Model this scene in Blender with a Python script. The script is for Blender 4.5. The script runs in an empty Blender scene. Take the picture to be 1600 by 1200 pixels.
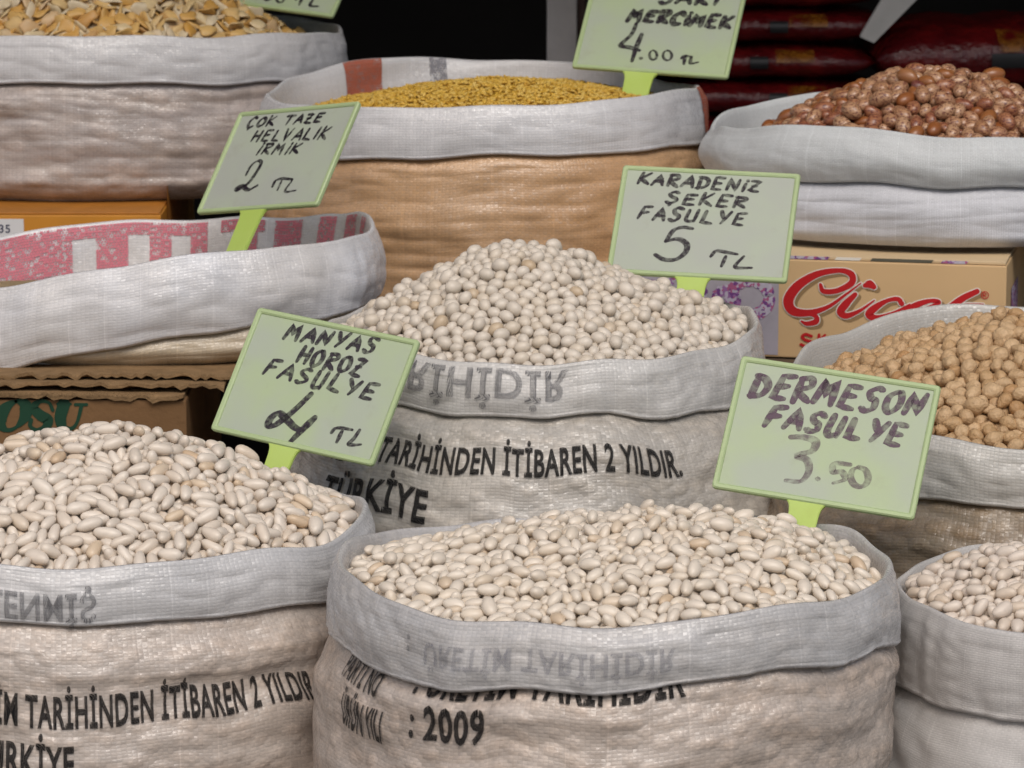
import bpy, bmesh, math, random
import numpy as np
from mathutils import Vector, Matrix

R = math.radians
sc = bpy.context.scene
C = sc.collection

# ------------------------------------------------------------------ camera
cam_d = bpy.data.cameras.new('camera'); cam = bpy.data.objects.new('camera', cam_d); C.objects.link(cam)
cam.location = (0, 0, 1.2); cam.rotation_euler = (R(90 - 10.5), 0, 0)
cam_d.sensor_width = 36; cam_d.lens = 36 * 5956 / 1600
cam_d.clip_start = .05; cam_d.clip_end = 200
cam_d.dof.use_dof = True; cam_d.dof.focus_distance = 2.75; cam_d.dof.aperture_fstop = 24
sc.camera = cam

# ------------------------------------------------------------------ light: soft overcast daylight from the street side
SUN_EL, SUN_AZ = 50, 22            # azimuth measured from straight behind the camera
wd = bpy.data.worlds.new('World'); sc.world = wd; wd.use_nodes = True
nt = wd.node_tree; bg = nt.nodes['Background']
sky = nt.nodes.new('ShaderNodeTexSky'); sky.sky_type = 'NISHITA'; sky.sun_disc = False
sky.sun_elevation = R(SUN_EL); sky.sun_rotation = R(180 + SUN_AZ); sky.dust_density = 4; sky.air_density = 1.0; sky.ozone_density = .6
nt.links.new(sky.outputs[0], bg.inputs[0]); bg.inputs[1].default_value = .08
sl = bpy.data.lights.new('sun', 'SUN'); sl.energy = 1.5; sl.angle = R(30); sl.color = (1, .95, .88)
so = bpy.data.objects.new('sun', sl); C.objects.link(so)
sdir = Vector((math.sin(R(SUN_AZ)) * math.cos(R(SUN_EL)), -math.cos(R(SUN_AZ)) * math.cos(R(SUN_EL)), math.sin(R(SUN_EL))))
so.rotation_euler = sdir.to_track_quat('Z', 'Y').to_euler(); so.location = (0, -3, 5)
sc.view_settings.view_transform = 'Standard'; sc.view_settings.look = 'None'
sc.view_settings.gamma = 1; sc.view_settings.use_curve_mapping = False
sc.view_settings.exposure = 0.26

rng = np.random.default_rng(11); random.seed(5)

# ------------------------------------------------------------------ node helpers
class T:
    def __init__(s, name):
        s.m = bpy.data.materials.new(name); s.m.use_nodes = True; s.t = s.m.node_tree
        s.b = s.t.nodes['Principled BSDF']; s.out = s.t.nodes['Material Output']
    def n(s, typ, **kw):
        nd = s.t.nodes.new('ShaderNode' + typ)
        for k, v in kw.items(): setattr(nd, k, v)
        return nd
    def put(s, sock, v):
        if v is None: return
        if hasattr(v, 'is_output') or isinstance(v, bpy.types.NodeSocket): s.t.links.new(v, sock)
        else: sock.default_value = v
    def math(s, op, a, b=None, c=None, clamp=False):
        nd = s.n('Math', operation=op, use_clamp=clamp)
        s.put(nd.inputs[0], a); s.put(nd.inputs[1], b); s.put(nd.inputs[2], c)
        return nd.outputs[0]
    def mix(s, f, a, b, mode='MIX'):
        nd = s.n('Mix', data_type='RGBA', blend_type=mode)
        s.put(nd.inputs[0], f)
        s.put(nd.inputs[6], a if not isinstance(a, tuple) else (*a[:3], 1)); s.put(nd.inputs[7], b if not isinstance(b, tuple) else (*b[:3], 1))
        return nd.outputs[2]
    def vec(s, x, y, z=0.0):
        nd = s.n('CombineXYZ'); s.put(nd.inputs[0], x); s.put(nd.inputs[1], y); s.put(nd.inputs[2], z); return nd.outputs[0]
    def noise(s, v, scale, detail=3, rough=.5):
        nd = s.n('TexNoise'); s.put(nd.inputs['Vector'], v); nd.inputs['Scale'].default_value = scale
        nd.inputs['Detail'].default_value = detail; nd.inputs['Roughness'].default_value = rough; return nd.outputs[0]
    def ramp(s, v, lo, hi, a=0.0, b=1.0):
        nd = s.n('MapRange', clamp=True); s.put(nd.inputs[0], v)
        for i, q in enumerate((lo, hi, a, b)): nd.inputs[1 + i].default_value = q
        return nd.outputs[0]
    def bump(s, h, strength=1.0, dist=1.0):
        nd = s.n('Bump'); nd.inputs['Strength'].default_value = strength; nd.inputs['Distance'].default_value = dist
        s.put(nd.inputs['Height'], h); return nd.outputs[0]

def plain(name, col, rough=.6, noise_amt=.12, scale=25, spec=.4, bump=0, metallic=0):
    t = T(name); pos = t.n('NewGeometry').outputs['Position']
    n = t.noise(pos, scale, 5)
    t.put(t.b.inputs['Base Color'], t.mix(t.ramp(n, .3, .7), tuple(c * (1 - noise_amt) for c in col), tuple(min(1, c * (1 + noise_amt)) for c in col)))
    t.b.inputs['Roughness'].default_value = rough; t.b.inputs['Specular IOR Level'].default_value = spec; t.b.inputs['Metallic'].default_value = metallic
    if bump: t.put(t.b.inputs['Normal'], t.bump(t.noise(pos, scale * 6, 4), 1, bump))
    return t.m

def cloth(name, base, inner=None, amt=0.0, size=.012, tape=.0031, relief=.00016, gloss=.30, seed=0.0, tint2=None, contrast=.12, streak=.34, blotch=.0016, facet=.42, coat=.62):
    """woven polypropylene: flat tapes over and under, long shiny runs, the contents showing through"""
    t = T(name); uv = t.n('UVMap').outputs[0]
    sp = t.n('SeparateXYZ'); t.put(sp.inputs[0], uv); u, v = sp.outputs[0], sp.outputs[1]
    pos = t.n('NewGeometry').outputs['Position']
    wob = t.math('MULTIPLY', t.math('SUBTRACT', t.noise(uv, 60, 2), .5), .0022)
    U = t.math('DIVIDE', t.math('ADD', u, wob), tape); V = t.math('DIVIDE', t.math('ADD', v, wob), tape * .78)
    chk = t.math('MULTIPLY', t.math('SINE', t.math('MULTIPLY', U, math.pi)), t.math('SINE', t.math('MULTIPLY', V, math.pi)))
    pil = t.math('POWER', t.math('ABSOLUTE', chk), .5)
    fu, fv = t.math('FLOOR', U), t.math('FLOOR', V)
    w2 = t.n('TexWhiteNoise', noise_dimensions='2D'); t.put(w2.inputs['Vector'], t.vec(fu, fv)); w2 = w2.outputs[0]
    wv = t.n('TexWhiteNoise', noise_dimensions='1D'); t.put(wv.inputs['W'], fv); wv = wv.outputs[0]
    wu = t.n('TexWhiteNoise', noise_dimensions='1D'); t.put(wu.inputs['W'], t.math('ADD', fu, 71.3)); wu = wu.outputs[0]
    lines = t.math('LESS_THAN', t.math('FRACT', t.math('ADD', t.math('DIVIDE', u, .0247), t.math('MULTIPLY', t.noise(uv, 7, 1), .25))), .035)
    hl = t.noise(t.vec(t.math('MULTIPLY', u, 14), t.math('MULTIPLY', v, 150), seed), 1, 3)      # long horizontal runs
    big = t.noise(t.vec(u, v, seed + 3), 16, 4)
    shiny = t.math('MULTIPLY', t.ramp(w2, .35, 1), t.ramp(hl, .35, .68))
    val = t.math('ADD', t.math('ADD', t.math('MULTIPLY', t.math('SUBTRACT', w2, .5), contrast * .55), t.math('MULTIPLY', t.math('SUBTRACT', t.math('ADD', wu, wv), 1), contrast * .4)),
                 t.math('ADD', t.math('MULTIPLY', t.math('SUBTRACT', big, .5), contrast * 2.2), 1))
    val = t.math('ADD', val, t.math('MULTIPLY', t.math('MULTIPLY', lines, t.ramp(t.noise(uv, 22, 2), .35, .65)), .16))
    over = t.ramp(chk, -.25, .25)
    val = t.math('ADD', val, t.math('ADD', t.math('MULTIPLY', t.math('SUBTRACT', pil, .6), .05), t.math('MULTIPLY', t.math('SUBTRACT', over, .5), contrast * .55)))
    col = t.mix(t.ramp(t.noise(t.vec(u, v, seed + 9), 9, 3), .35, .65), base, tint2 or tuple(c * .93 for c in base))
    height = t.math('MULTIPLY', pil, relief)
    height = t.math('ADD', height, t.math('MULTIPLY', hl, relief * 2.0))
    w3 = t.n('TexWhiteNoise', noise_dimensions='2D'); t.put(w3.inputs['Vector'], t.vec(t.math('ADD', fu, 31.7), fv)); w3 = w3.outputs[0]
    fac = t.math('ADD', t.math('MULTIPLY', t.math('SUBTRACT', t.math('FRACT', U), .5), t.math('SUBTRACT', w3, .5)), t.math('MULTIPLY', t.math('SUBTRACT', t.math('FRACT', V), .5), t.math('SUBTRACT', w2, .5)))
    coat_h = t.math('MULTIPLY', fac, facet * tape)          # every tape lies at its own slight tilt
    if inner:
        vo = t.n('TexVoronoi', feature='SMOOTH_F1'); vo.inputs['Scale'].default_value = 1 / size; vo.inputs['Smoothness'].default_value = .35
        t.put(vo.inputs['Vector'], t.vec(t.math('ADD', u, t.math('MULTIPLY', t.noise(uv, 90, 2), .006)), t.math('MULTIPLY', v, 1.35), seed)); dist = vo.outputs['Distance']
        spot = t.ramp(dist, .25, .62, 1, 0)
        area = t.ramp(t.noise(t.vec(t.math('MULTIPLY', u, .8), t.math('MULTIPLY', v, 4.5), seed + 5), 14, 5), .3, .66)
        dark = tuple(c * .62 for c in inner)
        ic = t.mix(spot, dark, inner)
        col = t.mix(t.math('MULTIPLY', t.math('ADD', t.math('MULTIPLY', area, .7), .3), amt), col, ic)
        height = t.math('ADD', height, t.math('MULTIPLY', spot, blotch))
    colv = t.n('VectorMath', operation='SCALE'); t.put(colv.inputs[0], col); t.put(colv.inputs['Scale'], val)
    t.put(t.b.inputs['Base Color'], colv.outputs[0])
    t.put(t.b.inputs['Roughness'], t.math('SUBTRACT', gloss + .22, t.math('MULTIPLY', shiny, streak)))
    t.b.inputs['Specular IOR Level'].default_value = .7
    t.put(t.b.inputs['Normal'], t.bump(height, .8, 1.0))
    t.b.inputs['Coat Weight'].default_value = coat; t.b.inputs['Coat IOR'].default_value = 1.55
    t.put(t.b.inputs['Coat Roughness'], t.math('ADD', t.math('MULTIPLY', w3, .14), t.math('SUBTRACT', .29, t.math('MULTIPLY', over, .14)))); t.put(t.b.inputs['Coat Normal'], t.bump(t.math('ADD', height, coat_h), 1.0, 1.0))
    return t.m

def ink(name, col, cover=.8, rough=.8, tape=.0031, soft=.1):
    """print sitting on the tapes of the weave: gaps where tapes dive under each other, odd tapes left bare"""
    t = T(name); uv = t.n('UVMap').outputs[0]; sp = t.n('SeparateXYZ'); t.put(sp.inputs[0], uv)
    wb = t.math('MULTIPLY', t.math('SUBTRACT', t.noise(uv, 60, 2), .5), .0022)
    U = t.math('DIVIDE', t.math('ADD', sp.outputs[0], wb), tape); V = t.math('DIVIDE', t.math('ADD', sp.outputs[1], wb), tape * .8)
    U = t.math('ADD', U, t.math('MULTIPLY', t.math('FLOOR', V), .5))
    pil = t.math('POWER', t.math('ABSOLUTE', t.math('MULTIPLY', t.math('SINE', t.math('MULTIPLY', U, math.pi)), t.math('SINE', t.math('MULTIPLY', V, math.pi)))), .5)
    w = t.n('TexWhiteNoise', noise_dimensions='2D'); t.put(w.inputs['Vector'], t.vec(t.math('FLOOR', U), t.math('FLOOR', V)))
    th = t.math('ADD', t.math('MULTIPLY', t.math('POWER', w.outputs[0], 2.2), 1.1), t.math('MULTIPLY', t.math('SUBTRACT', t.noise(uv, 110, 2), .5), .9))
    f = t.math('SUBTRACT', pil, t.math('ADD', t.math('MULTIPLY', th, 1.25 - cover), .42 - cover * .5))
    mask = t.ramp(f, -soft, soft, .05, 1)
    t.b.inputs['Base Color'].default_value = (*col, 1); t.b.inputs['Roughness'].default_value = rough; t.b.inputs['Specular IOR Level'].default_value = .2
    tr = t.n('BsdfTransparent'); mx = t.n('MixShader')
    t.put(mx.inputs[0], mask); t.put(mx.inputs[1], tr.outputs[0]); t.put(mx.inputs[2], t.b.outputs[0]); t.put(t.out.inputs[0], mx.outputs[0])
    return t.m

def marker(name, col, alpha_lo=.42, alpha_hi=.97, scale=260):
    t = T(name); pos = t.n('NewGeometry').outputs['Position']
    mask = t.ramp(t.noise(pos, scale, 3), .35, .62, alpha_lo, alpha_hi)
    t.b.inputs['Base Color'].default_value = (*col, 1); t.b.inputs['Roughness'].default_value = .45
    tr = t.n('BsdfTransparent'); mx = t.n('MixShader')
    t.put(mx.inputs[0], mask); t.put(mx.inputs[1], tr.outputs[0]); t.put(mx.inputs[2], t.b.outputs[0]); t.put(t.out.inputs[0], mx.outputs[0])
    return t.m

def bean_mat(name, ramp_cols, rough=.5, streak=None, spec=.5, fleck=.05, bump=.0, sss=.0):
    t = T(name); pos = t.n('NewGeometry').outputs['Position']
    at = t.n('Attribute', attribute_name='rnd').outputs['Fac']; oi = t.n('ObjectInfo').outputs['Random']
    r = t.math('FRACT', t.math('ADD', at, oi))
    cr = t.n('ValToRGB'); els = cr.color_ramp.elements
    while len(els) < len(ramp_cols): els.new(.5)
    for e, (p, c) in zip(els, ramp_cols): e.position = p; e.color = (*c, 1)
    t.put(cr.inputs[0], r); col = cr.outputs[0]
    n = t.noise(pos, 170, 3)
    col = t.mix(t.ramp(n, .35, .68, 0, fleck * 3), col, tuple(c * .62 for c in ramp_cols[len(ramp_cols) // 2][1]))
    if streak:
        sc_, sa = streak
        off = t.n('VectorMath', operation='ADD'); t.put(off.inputs[0], pos); t.put(off.inputs[1], t.vec(t.math('MULTIPLY', r, 7), 0, 0))
        sp = t.n('SeparateXYZ'); t.put(sp.inputs[0], off.outputs[0])
        nz = t.noise(t.vec(t.math('MULTIPLY', sp.outputs[0], .55), sp.outputs[1], t.math('MULTIPLY', sp.outputs[2], 1.3)), 560, 2, .6)
        keep = t.math('GREATER_THAN', r, .14)
        col = t.mix(t.math('MULTIPLY', t.math('MULTIPLY', t.ramp(nz, .525, .575), sa), keep), col, sc_)
    t.put(t.b.inputs['Base Color'], col); t.b.inputs['Roughness'].default_value = rough; t.b.inputs['Specular IOR Level'].default_value = spec
    if sss:
        t.b.inputs['Subsurface Weight'].default_value = sss; t.b.inputs['Subsurface Radius'].default_value = (1, .7, .5); t.b.inputs['Subsurface Scale'].default_value = .003
    if bump: t.put(t.b.inputs['Normal'], t.bump(t.noise(pos, 380, 3), 1, bump))
    return t.m

# ------------------------------------------------------------------ object helpers
def tag(o, label=None, cat=None, group=None, kind=None):
    if label: o['label'] = label
    if cat: o['category'] = cat
    if group: o['group'] = group
    if kind: o['kind'] = kind
    return o
def link(name, me, mat=None, parent=None, smooth=False):
    o = bpy.data.objects.new(name, me); C.objects.link(o)
    if mat: me.materials.clear(); me.materials.append(mat)
    if smooth: me.polygons.foreach_set('use_smooth', [True] * len(me.polygons))
    if parent: o.parent = parent
    return o
def empty(name, loc=(0, 0, 0), mat=None):
    o = bpy.data.objects.new(name, None); C.objects.link(o); o.empty_display_size = .05
    if mat is not None: o.matrix_world = mat
    else: o.location = loc
    return o
def mesh_np(name, V, loops, starts, uv=None, rnd=None):
    me = bpy.data.meshes.new(name); V = np.asarray(V, np.float32); loops = np.asarray(loops, np.int32); starts = np.asarray(starts, np.int32)
    me.vertices.add(len(V)); me.vertices.foreach_set('co', V.ravel())
    me.loops.add(len(loops)); me.loops.foreach_set('vertex_index', loops)
    me.polygons.add(len(starts)); me.polygons.foreach_set('loop_start', starts)
    if uv is not None:
        l = me.uv_layers.new(name='UVMap'); l.data.foreach_set('uv', np.asarray(uv, np.float32)[loops].ravel())
    if rnd is not None:
        a = me.attributes.new('rnd', 'FLOAT', 'POINT'); a.data.foreach_set('value', np.asarray(rnd, np.float32))
    me.update(calc_edges=True); me.validate()
    me.polygons.foreach_set('use_smooth', np.ones(len(starts), bool))
    return me
def bm_mesh(bm, name):
    me = bpy.data.meshes.new(name); bm.to_mesh(me); bm.free(); return me
def box_mesh(name, x0, x1, y0, y1, z0, z1, bevel=0.0, seg=2):
    bm = bmesh.new(); bmesh.ops.create_cube(bm, size=1)
    for v in bm.verts: v.co = ((x0 + x1) / 2 + v.co.x * (x1 - x0), (y0 + y1) / 2 + v.co.y * (y1 - y0), (z0 + z1) / 2 + v.co.z * (z1 - z0))
    if bevel: bmesh.ops.bevel(bm, geom=bm.edges[:], offset=bevel, segments=seg, affect='EDGES', profile=.6)
    return bm_mesh(bm, name)

# ------------------------------------------------------------------ handwriting and lettering
HW = {  # capital letters in marker pen: strokes on a unit square, y up
 'A': [[(0, 0), (.48, 1), (.8, .02)], [(.14, .36), (.74, .36)]],
 'B': [[(.1, 0), (.1, 1)], [(.1, 1), (.6, .9), (.5, .55), (.1, .52), (.7, .4), (.6, .05), (.1, 0)]],
 'C': [[(.75, .85), (.45, 1), (.12, .7), (.1, .3), (.35, 0), (.75, .12)]],
 'D': [[(.12, 0), (.12, 1)], [(.02, .98), (.5, .9), (.76, .55), (.6, .12), (.0, 0)]],
 'E': [[(.75, 1), (.14, .98), (.08, .02), (.72, 0)], [(.1, .52), (.6, .54)]],
 'F': [[(.75, 1), (.22, .96), (.08, .0)], [(.14, .5), (.6, .54)]],
 'H': [[(.14, 1), (.06, 0)], [(.74, 1), (.68, 0)], [(.08, .48), (.72, .54)]],
 'I': [[(.2, 1), (.14, 0)]],
 'K': [[(.14, 1), (.06, 0)], [(.74, 1), (.12, .45), (.8, 0)]],
 'L': [[(.16, 1), (.08, .04), (.72, 0)]],
 'M': [[(0, 0), (.16, 1), (.42, .35), (.72, 1), (.86, 0)]],
 'N': [[(.04, 0), (.12, 1), (.66, .04), (.78, 1)]],
 'O': [[(.42, 1), (.08, .72), (.1, .25), (.4, 0), (.72, .28), (.7, .75), (.42, 1)]],
 'R': [[(.1, 0), (.14, 1)], [(.02, .96), (.58, .98), (.66, .68), (.14, .46), (.78, 0)]],
 'S': [[(.72, .9), (.42, 1), (.16, .82), (.28, .56), (.6, .42), (.64, .14), (.34, 0), (.04, .1)]],
 'T': [[(0, .9), (.12, 1), (.85, .98)], [(.44, .96), (.34, 0)]],
 'U': [[(.1, 1), (.08, .2), (.3, .0), (.62, .06)], [(.68, 1), (.62, 0)]],
 'V': [[(.06, 1), (.3, 0), (.74, 1)]],
 'Y': [[(.06, 1), (.36, .5)], [(.76, 1), (.3, 0)]],
 'Z': [[(.08, .95), (.68, 1), (.06, .04), (.78, 0)], [(.2, .5), (.56, .52)]],
 '0': [[(.42, 1), (.1, .7), (.12, .25), (.4, 0), (.68, .28), (.66, .75), (.42, 1)]],
}
HW['İ'] = [[(.2, .72), (.14, 0)], [(.22, 1.02), (.24, .95)]]
HW['Ş'] = HW['S'] + [[(.36, -.02), (.34, -.28)]]
HW['Ç'] = HW['C'] + [[(.4, -.02), (.36, -.22)]]
CURVY = set('BCDORSUŞÇ0')

def smooth_pts(p, n=6):
    p = [np.array(q, float) for q in p]
    if len(p) < 3: return p
    out = []; closed = np.allclose(p[0], p[-1])
    for i in range(len(p) - 1):
        p0 = p[i - 1] if i else (p[-2] if closed else 2 * p[0] - p[1]); p1, p2 = p[i], p[i + 1]
        p3 = p[i + 2] if i + 2 < len(p) else (p[1] if closed else 2 * p[-1] - p[-2])
        for k in range(n):
            s = k / n; out.append(.5 * ((2 * p1) + (p2 - p0) * s + (2 * p0 - 5 * p1 + 4 * p2 - p3) * s * s + (3 * p1 - p0 - 3 * p2 + p3) * s ** 3))
    out.append(p[-1]); return out

def ribbon(bm, pts, widths, y, nib=None, taper=.0):
    """flat pen stroke in the local x-z plane at depth y, round ends"""
    pts = [np.array(p, float) for p in pts]; keep = [pts[0]]; kw = [widths[0]]
    for p, w in zip(pts[1:], widths[1:]):
        if np.hypot(*(p - keep[-1])) > 1e-6: keep.append(p); kw.append(w)
    pts = keep; n = len(pts)
    if n < 2: pts = [pts[0], pts[0] + np.array([1e-4, 0])]; kw = [kw[0]] * 2; n = 2
    L, Rr = [], []
    for i in range(n):
        d = pts[min(i + 1, n - 1)] - pts[max(i - 1, 0)]; d = d / (np.hypot(*d) + 1e-12); nn = np.array([-d[1], d[0]])
        w = kw[i] / 2
        if nib: w *= .72 + .5 * abs(math.sin(math.atan2(d[1], d[0]) - nib))
        L.append(pts[i] + nn * w); Rr.append(pts[i] - nn * w)
    vl = [bm.verts.new((p[0], y, p[1])) for p in L]; vr = [bm.verts.new((p[0], y, p[1])) for p in Rr]
    for i in range(n - 1): bm.faces.new((vr[i], vr[i + 1], vl[i + 1], vl[i]))
    for end in (0, n - 1):
        a, b = np.array(L[end]), np.array(Rr[end]); c = (a + b) / 2; d0 = pts[end] - pts[1 if end == 0 else n - 2]; d0 = d0 / (np.hypot(*d0) + 1e-12)
        w = np.hypot(*(a - b)) / 2; arc = []
        for k in range(1, 5):
            t = math.pi * k / 5; arc.append(bm.verts.new((*(c + (a - c) * math.cos(t) + d0 * w * math.sin(t)),)[:1] + (y,) + (*(c + (a - c) * math.cos(t) + d0 * w * math.sin(t)),)[1:]))
        ring = [vl[end]] + arc + [vr[end]]
        bm.faces.new(ring if end else ring[::-1])

def hand_line(bm, text, x0, x1, base0, base1, h, pen, y, slant=.2, jit=.07, rnd=random):
    adv = [{'M': 1.1, 'I': .45, 'İ': .45, ' ': .8, '.': .4}.get(ch, .95) for ch in text]; tot = sum(adv) - .12
    cx = 0; cw = (x1 - x0) / tot
    for ch, a in zip(text, adv):
        hh = h * (1 + rnd.uniform(-.08, .08)); up = rnd.uniform(-.04, .04) * h; tw = rnd.uniform(-.05, .05)
        for st in HW.get(ch, []):
            pts = [(px + rnd.uniform(-jit, jit) * .5, py + rnd.uniform(-jit, jit) * .6) for px, py in st]
            if st[0] == st[-1]: pts[-1] = pts[0]
            pts = smooth_pts(pts, 6) if ch in CURVY and len(pts) > 2 else [np.array(p) for q in range(len(pts) - 1) for p in [np.array(pts[q]) * (1 - s) + np.array(pts[q + 1]) * s for s in (0, .33, .66)]] + [np.array(pts[-1])]
            out = []
            for px, py in pts:
                xx = x0 + (cx + px * .86) * cw; yy = py * hh
                out.append((xx + yy * (slant + tw), base0 + (base1 - base0) * (xx - x0) / (x1 - x0 + 1e-9) + yy + up))
            y -= 2e-6; ws = [pen * (1 + rnd.uniform(-.08, .08))] * len(out); ws[0] *= .85; ws[-1] *= .7
            ribbon(bm, out, ws, y, nib=R(35))
        cx += a

def text_mesh(txt, width, height, bold=.02, shear=0.0):
    """built-in typeface, condensed and thickened, as a flat mesh from (0,0) to (width,height)"""
    cu = bpy.data.curves.new('t', 'FONT'); cu.body = txt; cu.size = 1; cu.offset = bold; cu.resolution_u = 3; cu.shear = shear; cu.space_character = 1.08
    ob = bpy.data.objects.new('t', cu); C.objects.link(ob); dg = bpy.context.evaluated_depsgraph_get()
    me = bpy.data.meshes.new_from_object(ob.evaluated_get(dg)); bpy.data.objects.remove(ob); bpy.data.curves.remove(cu)
    co = np.zeros(len(me.vertices) * 3); me.vertices.foreach_get('co', co); co = co.reshape(-1, 3)
    x0, x1 = co[:, 0].min(), co[:, 0].max()
    co[:, 0] = (co[:, 0] - x0) / (x1 - x0) * width; co[:, 1] = co[:, 1] / .73 * height
    me.vertices.foreach_set('co', co.ravel()); me.update(); return me

# ------------------------------------------------------------------ sacks
NT = 260
TH = np.linspace(R(90), R(90) + 2 * math.pi, NT + 1)        # seam at the back
def per(table):                                              # periodic smooth table of (angle in degrees, value)
    a = np.array([p[0] for p in table], float) % 360; v = np.array([p[1] for p in table], float); o = np.argsort(a); a, v = a[o], v[o]
    a = np.concatenate(([a[-1] - 360], a, [a[0] + 360])); v = np.concatenate(([v[-1]], v, [v[0]]))
    def f(th):
        d = np.degrees(th) % 360; i = np.clip(np.searchsorted(a, d, 'right') - 1, 0, len(a) - 2); s = (d - a[i]) / (a[i + 1] - a[i]); s = s * s * (3 - 2 * s)
        return v[i] * (1 - s) + v[i + 1] * s
    return f
def wob(th, seed, ks, amp):
    r = np.random.default_rng(seed); return amp * sum(np.sin(k * th + r.uniform(0, 6.28)) * r.uniform(.5, 1) for k in ks) / len(ks) ** .5
def wave2(th, v, seed, n=14, ku=(2, 16), kv=(15, 150)):
    r = np.random.default_rng(seed); s = 0
    for _ in range(n): s = s + np.sin(th * r.integers(*ku) * r.choice((-1, 1)) + v * r.uniform(*kv) + r.uniform(0, 6.28)) * r.uniform(.4, 1)
    return s / n ** .5

class Sack:
    def __init__(s, c, rx, ry, z0, dz, cuff, bulge=.02, bl=.07, seed=1, depth_in=.075, rough=1.0, cuff_puff=.0022, foot=.03):
        s.c = np.array(c, float); s.rx, s.ry, s.z0, s.seed, s.bulge, s.bl = rx, ry, z0, seed, bulge, bl
        if isinstance(bulge, list): bulge = per(bulge)(TH)
        dzf, cf = per(dz), per(cuff); foot_in = foot
        s.wr = lambda th: 1 + wob(th, seed, (2, 3, 4, 5, 7), .010) + wob(th, seed + 40, (9, 13), .0035)
        s.zr = lambda th: s.c[2] + dzf(th) + wob(th, seed + 1, (3, 5, 8, 13), .0028 * rough)
        s.ch = lambda th: cf(th) * (1 + wob(th, seed + 2, (3, 5, 9, 14), .035 * rough))
        th = TH; zr = s.zr(th); H = s.ch(th); w = s.wr(th)
        bx, by = s.c[0] + rx * np.cos(th) * w, s.c[1] + ry * np.sin(th) * w
        nx, ny = np.cos(th) / rx, np.sin(th) / ry; l = np.hypot(nx, ny); nx, ny = nx / l, ny / l
        # cuff: inside lining, over the lip, down the outside, tucked roll at its hem
        prof = [(-.012, -depth_in, 0), (-.010, -depth_in * .75, 0), (-.008, -depth_in * .5, 0), (-.006, -.024, 0), (-.0045, -.014, 0), (-.0034, -.007, 0), (-.0022, -.0022, 0), (-.0006, -.0002, 0), (.0010, -.0006, 0), (.0024, -.0026, 0), (.004, -.007, 0)]
        prof += [(.005 + cuff_puff * math.sin(math.pi * q) + .003 * q, -.007 * (1 - q), -q) for q in np.linspace(.06, .955, 26)]
        prof += [(.0086, .0002, -.985), (.0068, -.0012, -1.0), (.0036, -.0006, -1.0), (.0002, .003, -1.0), (-.001, .008, -1.0)]
        s.cj0 = 7
        G = np.zeros((NT + 1, len(prof), 3)); per2 = wave2
        for j, (o, za, zb) in enumerate(prof):
            z = zr + za + zb * H
            outer = np.clip((j - 8) / 4, 0, 1)
            o2 = o + outer * .0013 * rough * wave2(th, z - zr, seed + 3) + outer * .0009 * rough * wave2(th, z - zr, seed + 6, 10, (12, 40), (5, 60)) + (1 - outer) * .0015 * wave2(th, z, seed + 4) + outer * rough * (.0012 * (np.abs(wave2(th, z - zr, seed + 9, 9, (6, 34), (90, 320))) ** .6 - .8) + .0013 * (np.abs(wave2(th, z - zr, seed + 12, 9, (20, 60), (20, 120))) ** .6 - .8))
            G[:, j] = np.stack((bx + nx * o2, by + ny * o2, z), 1)
        s.cuffG = s.close(G)
        # body: rises from the floor, swells, tucks in under the hem and runs up inside the cuff
        ztop = zr - H + .008; nb = 96; G = np.zeros((NT + 1, nb + 3, 3))
        q = np.linspace(0, 1, nb) ** 1.35
        for j in range(nb):
            z = ztop + (z0 - ztop) * q[j]; t = np.maximum(ztop - z - .009, 0)
            o = -.0015 + .0095 * (1 - np.exp(-t / .007)) + bulge * (1 - np.exp(-t / bl))
            zz = z - z0; foot = np.clip(1 - zz / (foot_in * 1.15), 0, 1); o = o - foot_in * foot ** 2.2
            amp = np.clip(t / .012, 0, 1)
            o = o + amp * rough * (.0030 * wave2(th, z, seed + 7, 14, (0, 5), (40, 170)) + .0012 * wave2(th, z, seed + 8, 16, (6, 30), (40, 260)) + .0016 * (np.abs(wave2(th, z, seed + 13, 9, (0, 6), (120, 330))) ** .6 - .8) + .0014 * (np.abs(wave2(th, z, seed + 14, 9, (5, 25), (60, 300))) ** .6 - .8))
            G[:, j + 3] = np.stack((bx + nx * o, by + ny * o, z), 1)
        for j, (o, up) in enumerate(((-.0035, .6), (-.0025, .35), (-.0012, .12))):
            G[:, j] = np.stack((bx + nx * o, by + ny * o, ztop + up * (H - .012)), 1)
        s.bj0 = 3; s.bodyG = s.close(G)
    def close(s, G): G[-1] = G[0]; return G
    def lens(s, G, j0):
        d = np.linalg.norm(np.diff(G, axis=1), axis=2); L = np.concatenate((np.zeros((len(G), 1)), np.cumsum(d, 1)), 1); return L - L[:, j0:j0 + 1]
    def mesh(s, which):
        G, j0 = (s.cuffG, s.cj0) if which == 'cuff' else (s.bodyG, s.bj0)
        n, m = G.shape[:2]; L = s.lens(G, j0); uv = np.stack((np.repeat((TH - R(90))[:, None] * (s.rx + s.ry) / 2, m, 1), -L), 2).reshape(-1, 2)
        I = np.arange(n * m).reshape(n, m); a, b, c, d = I[:-1, :-1], I[1:, :-1], I[1:, 1:], I[:-1, 1:]
        f = np.stack((a, d, c, b), 2).reshape(-1, 4)
        if which == 'cuff' or True:
            return mesh_np(which, G.reshape(-1, 3), f.ravel(), np.arange(len(f)) * 4, uv)
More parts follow.
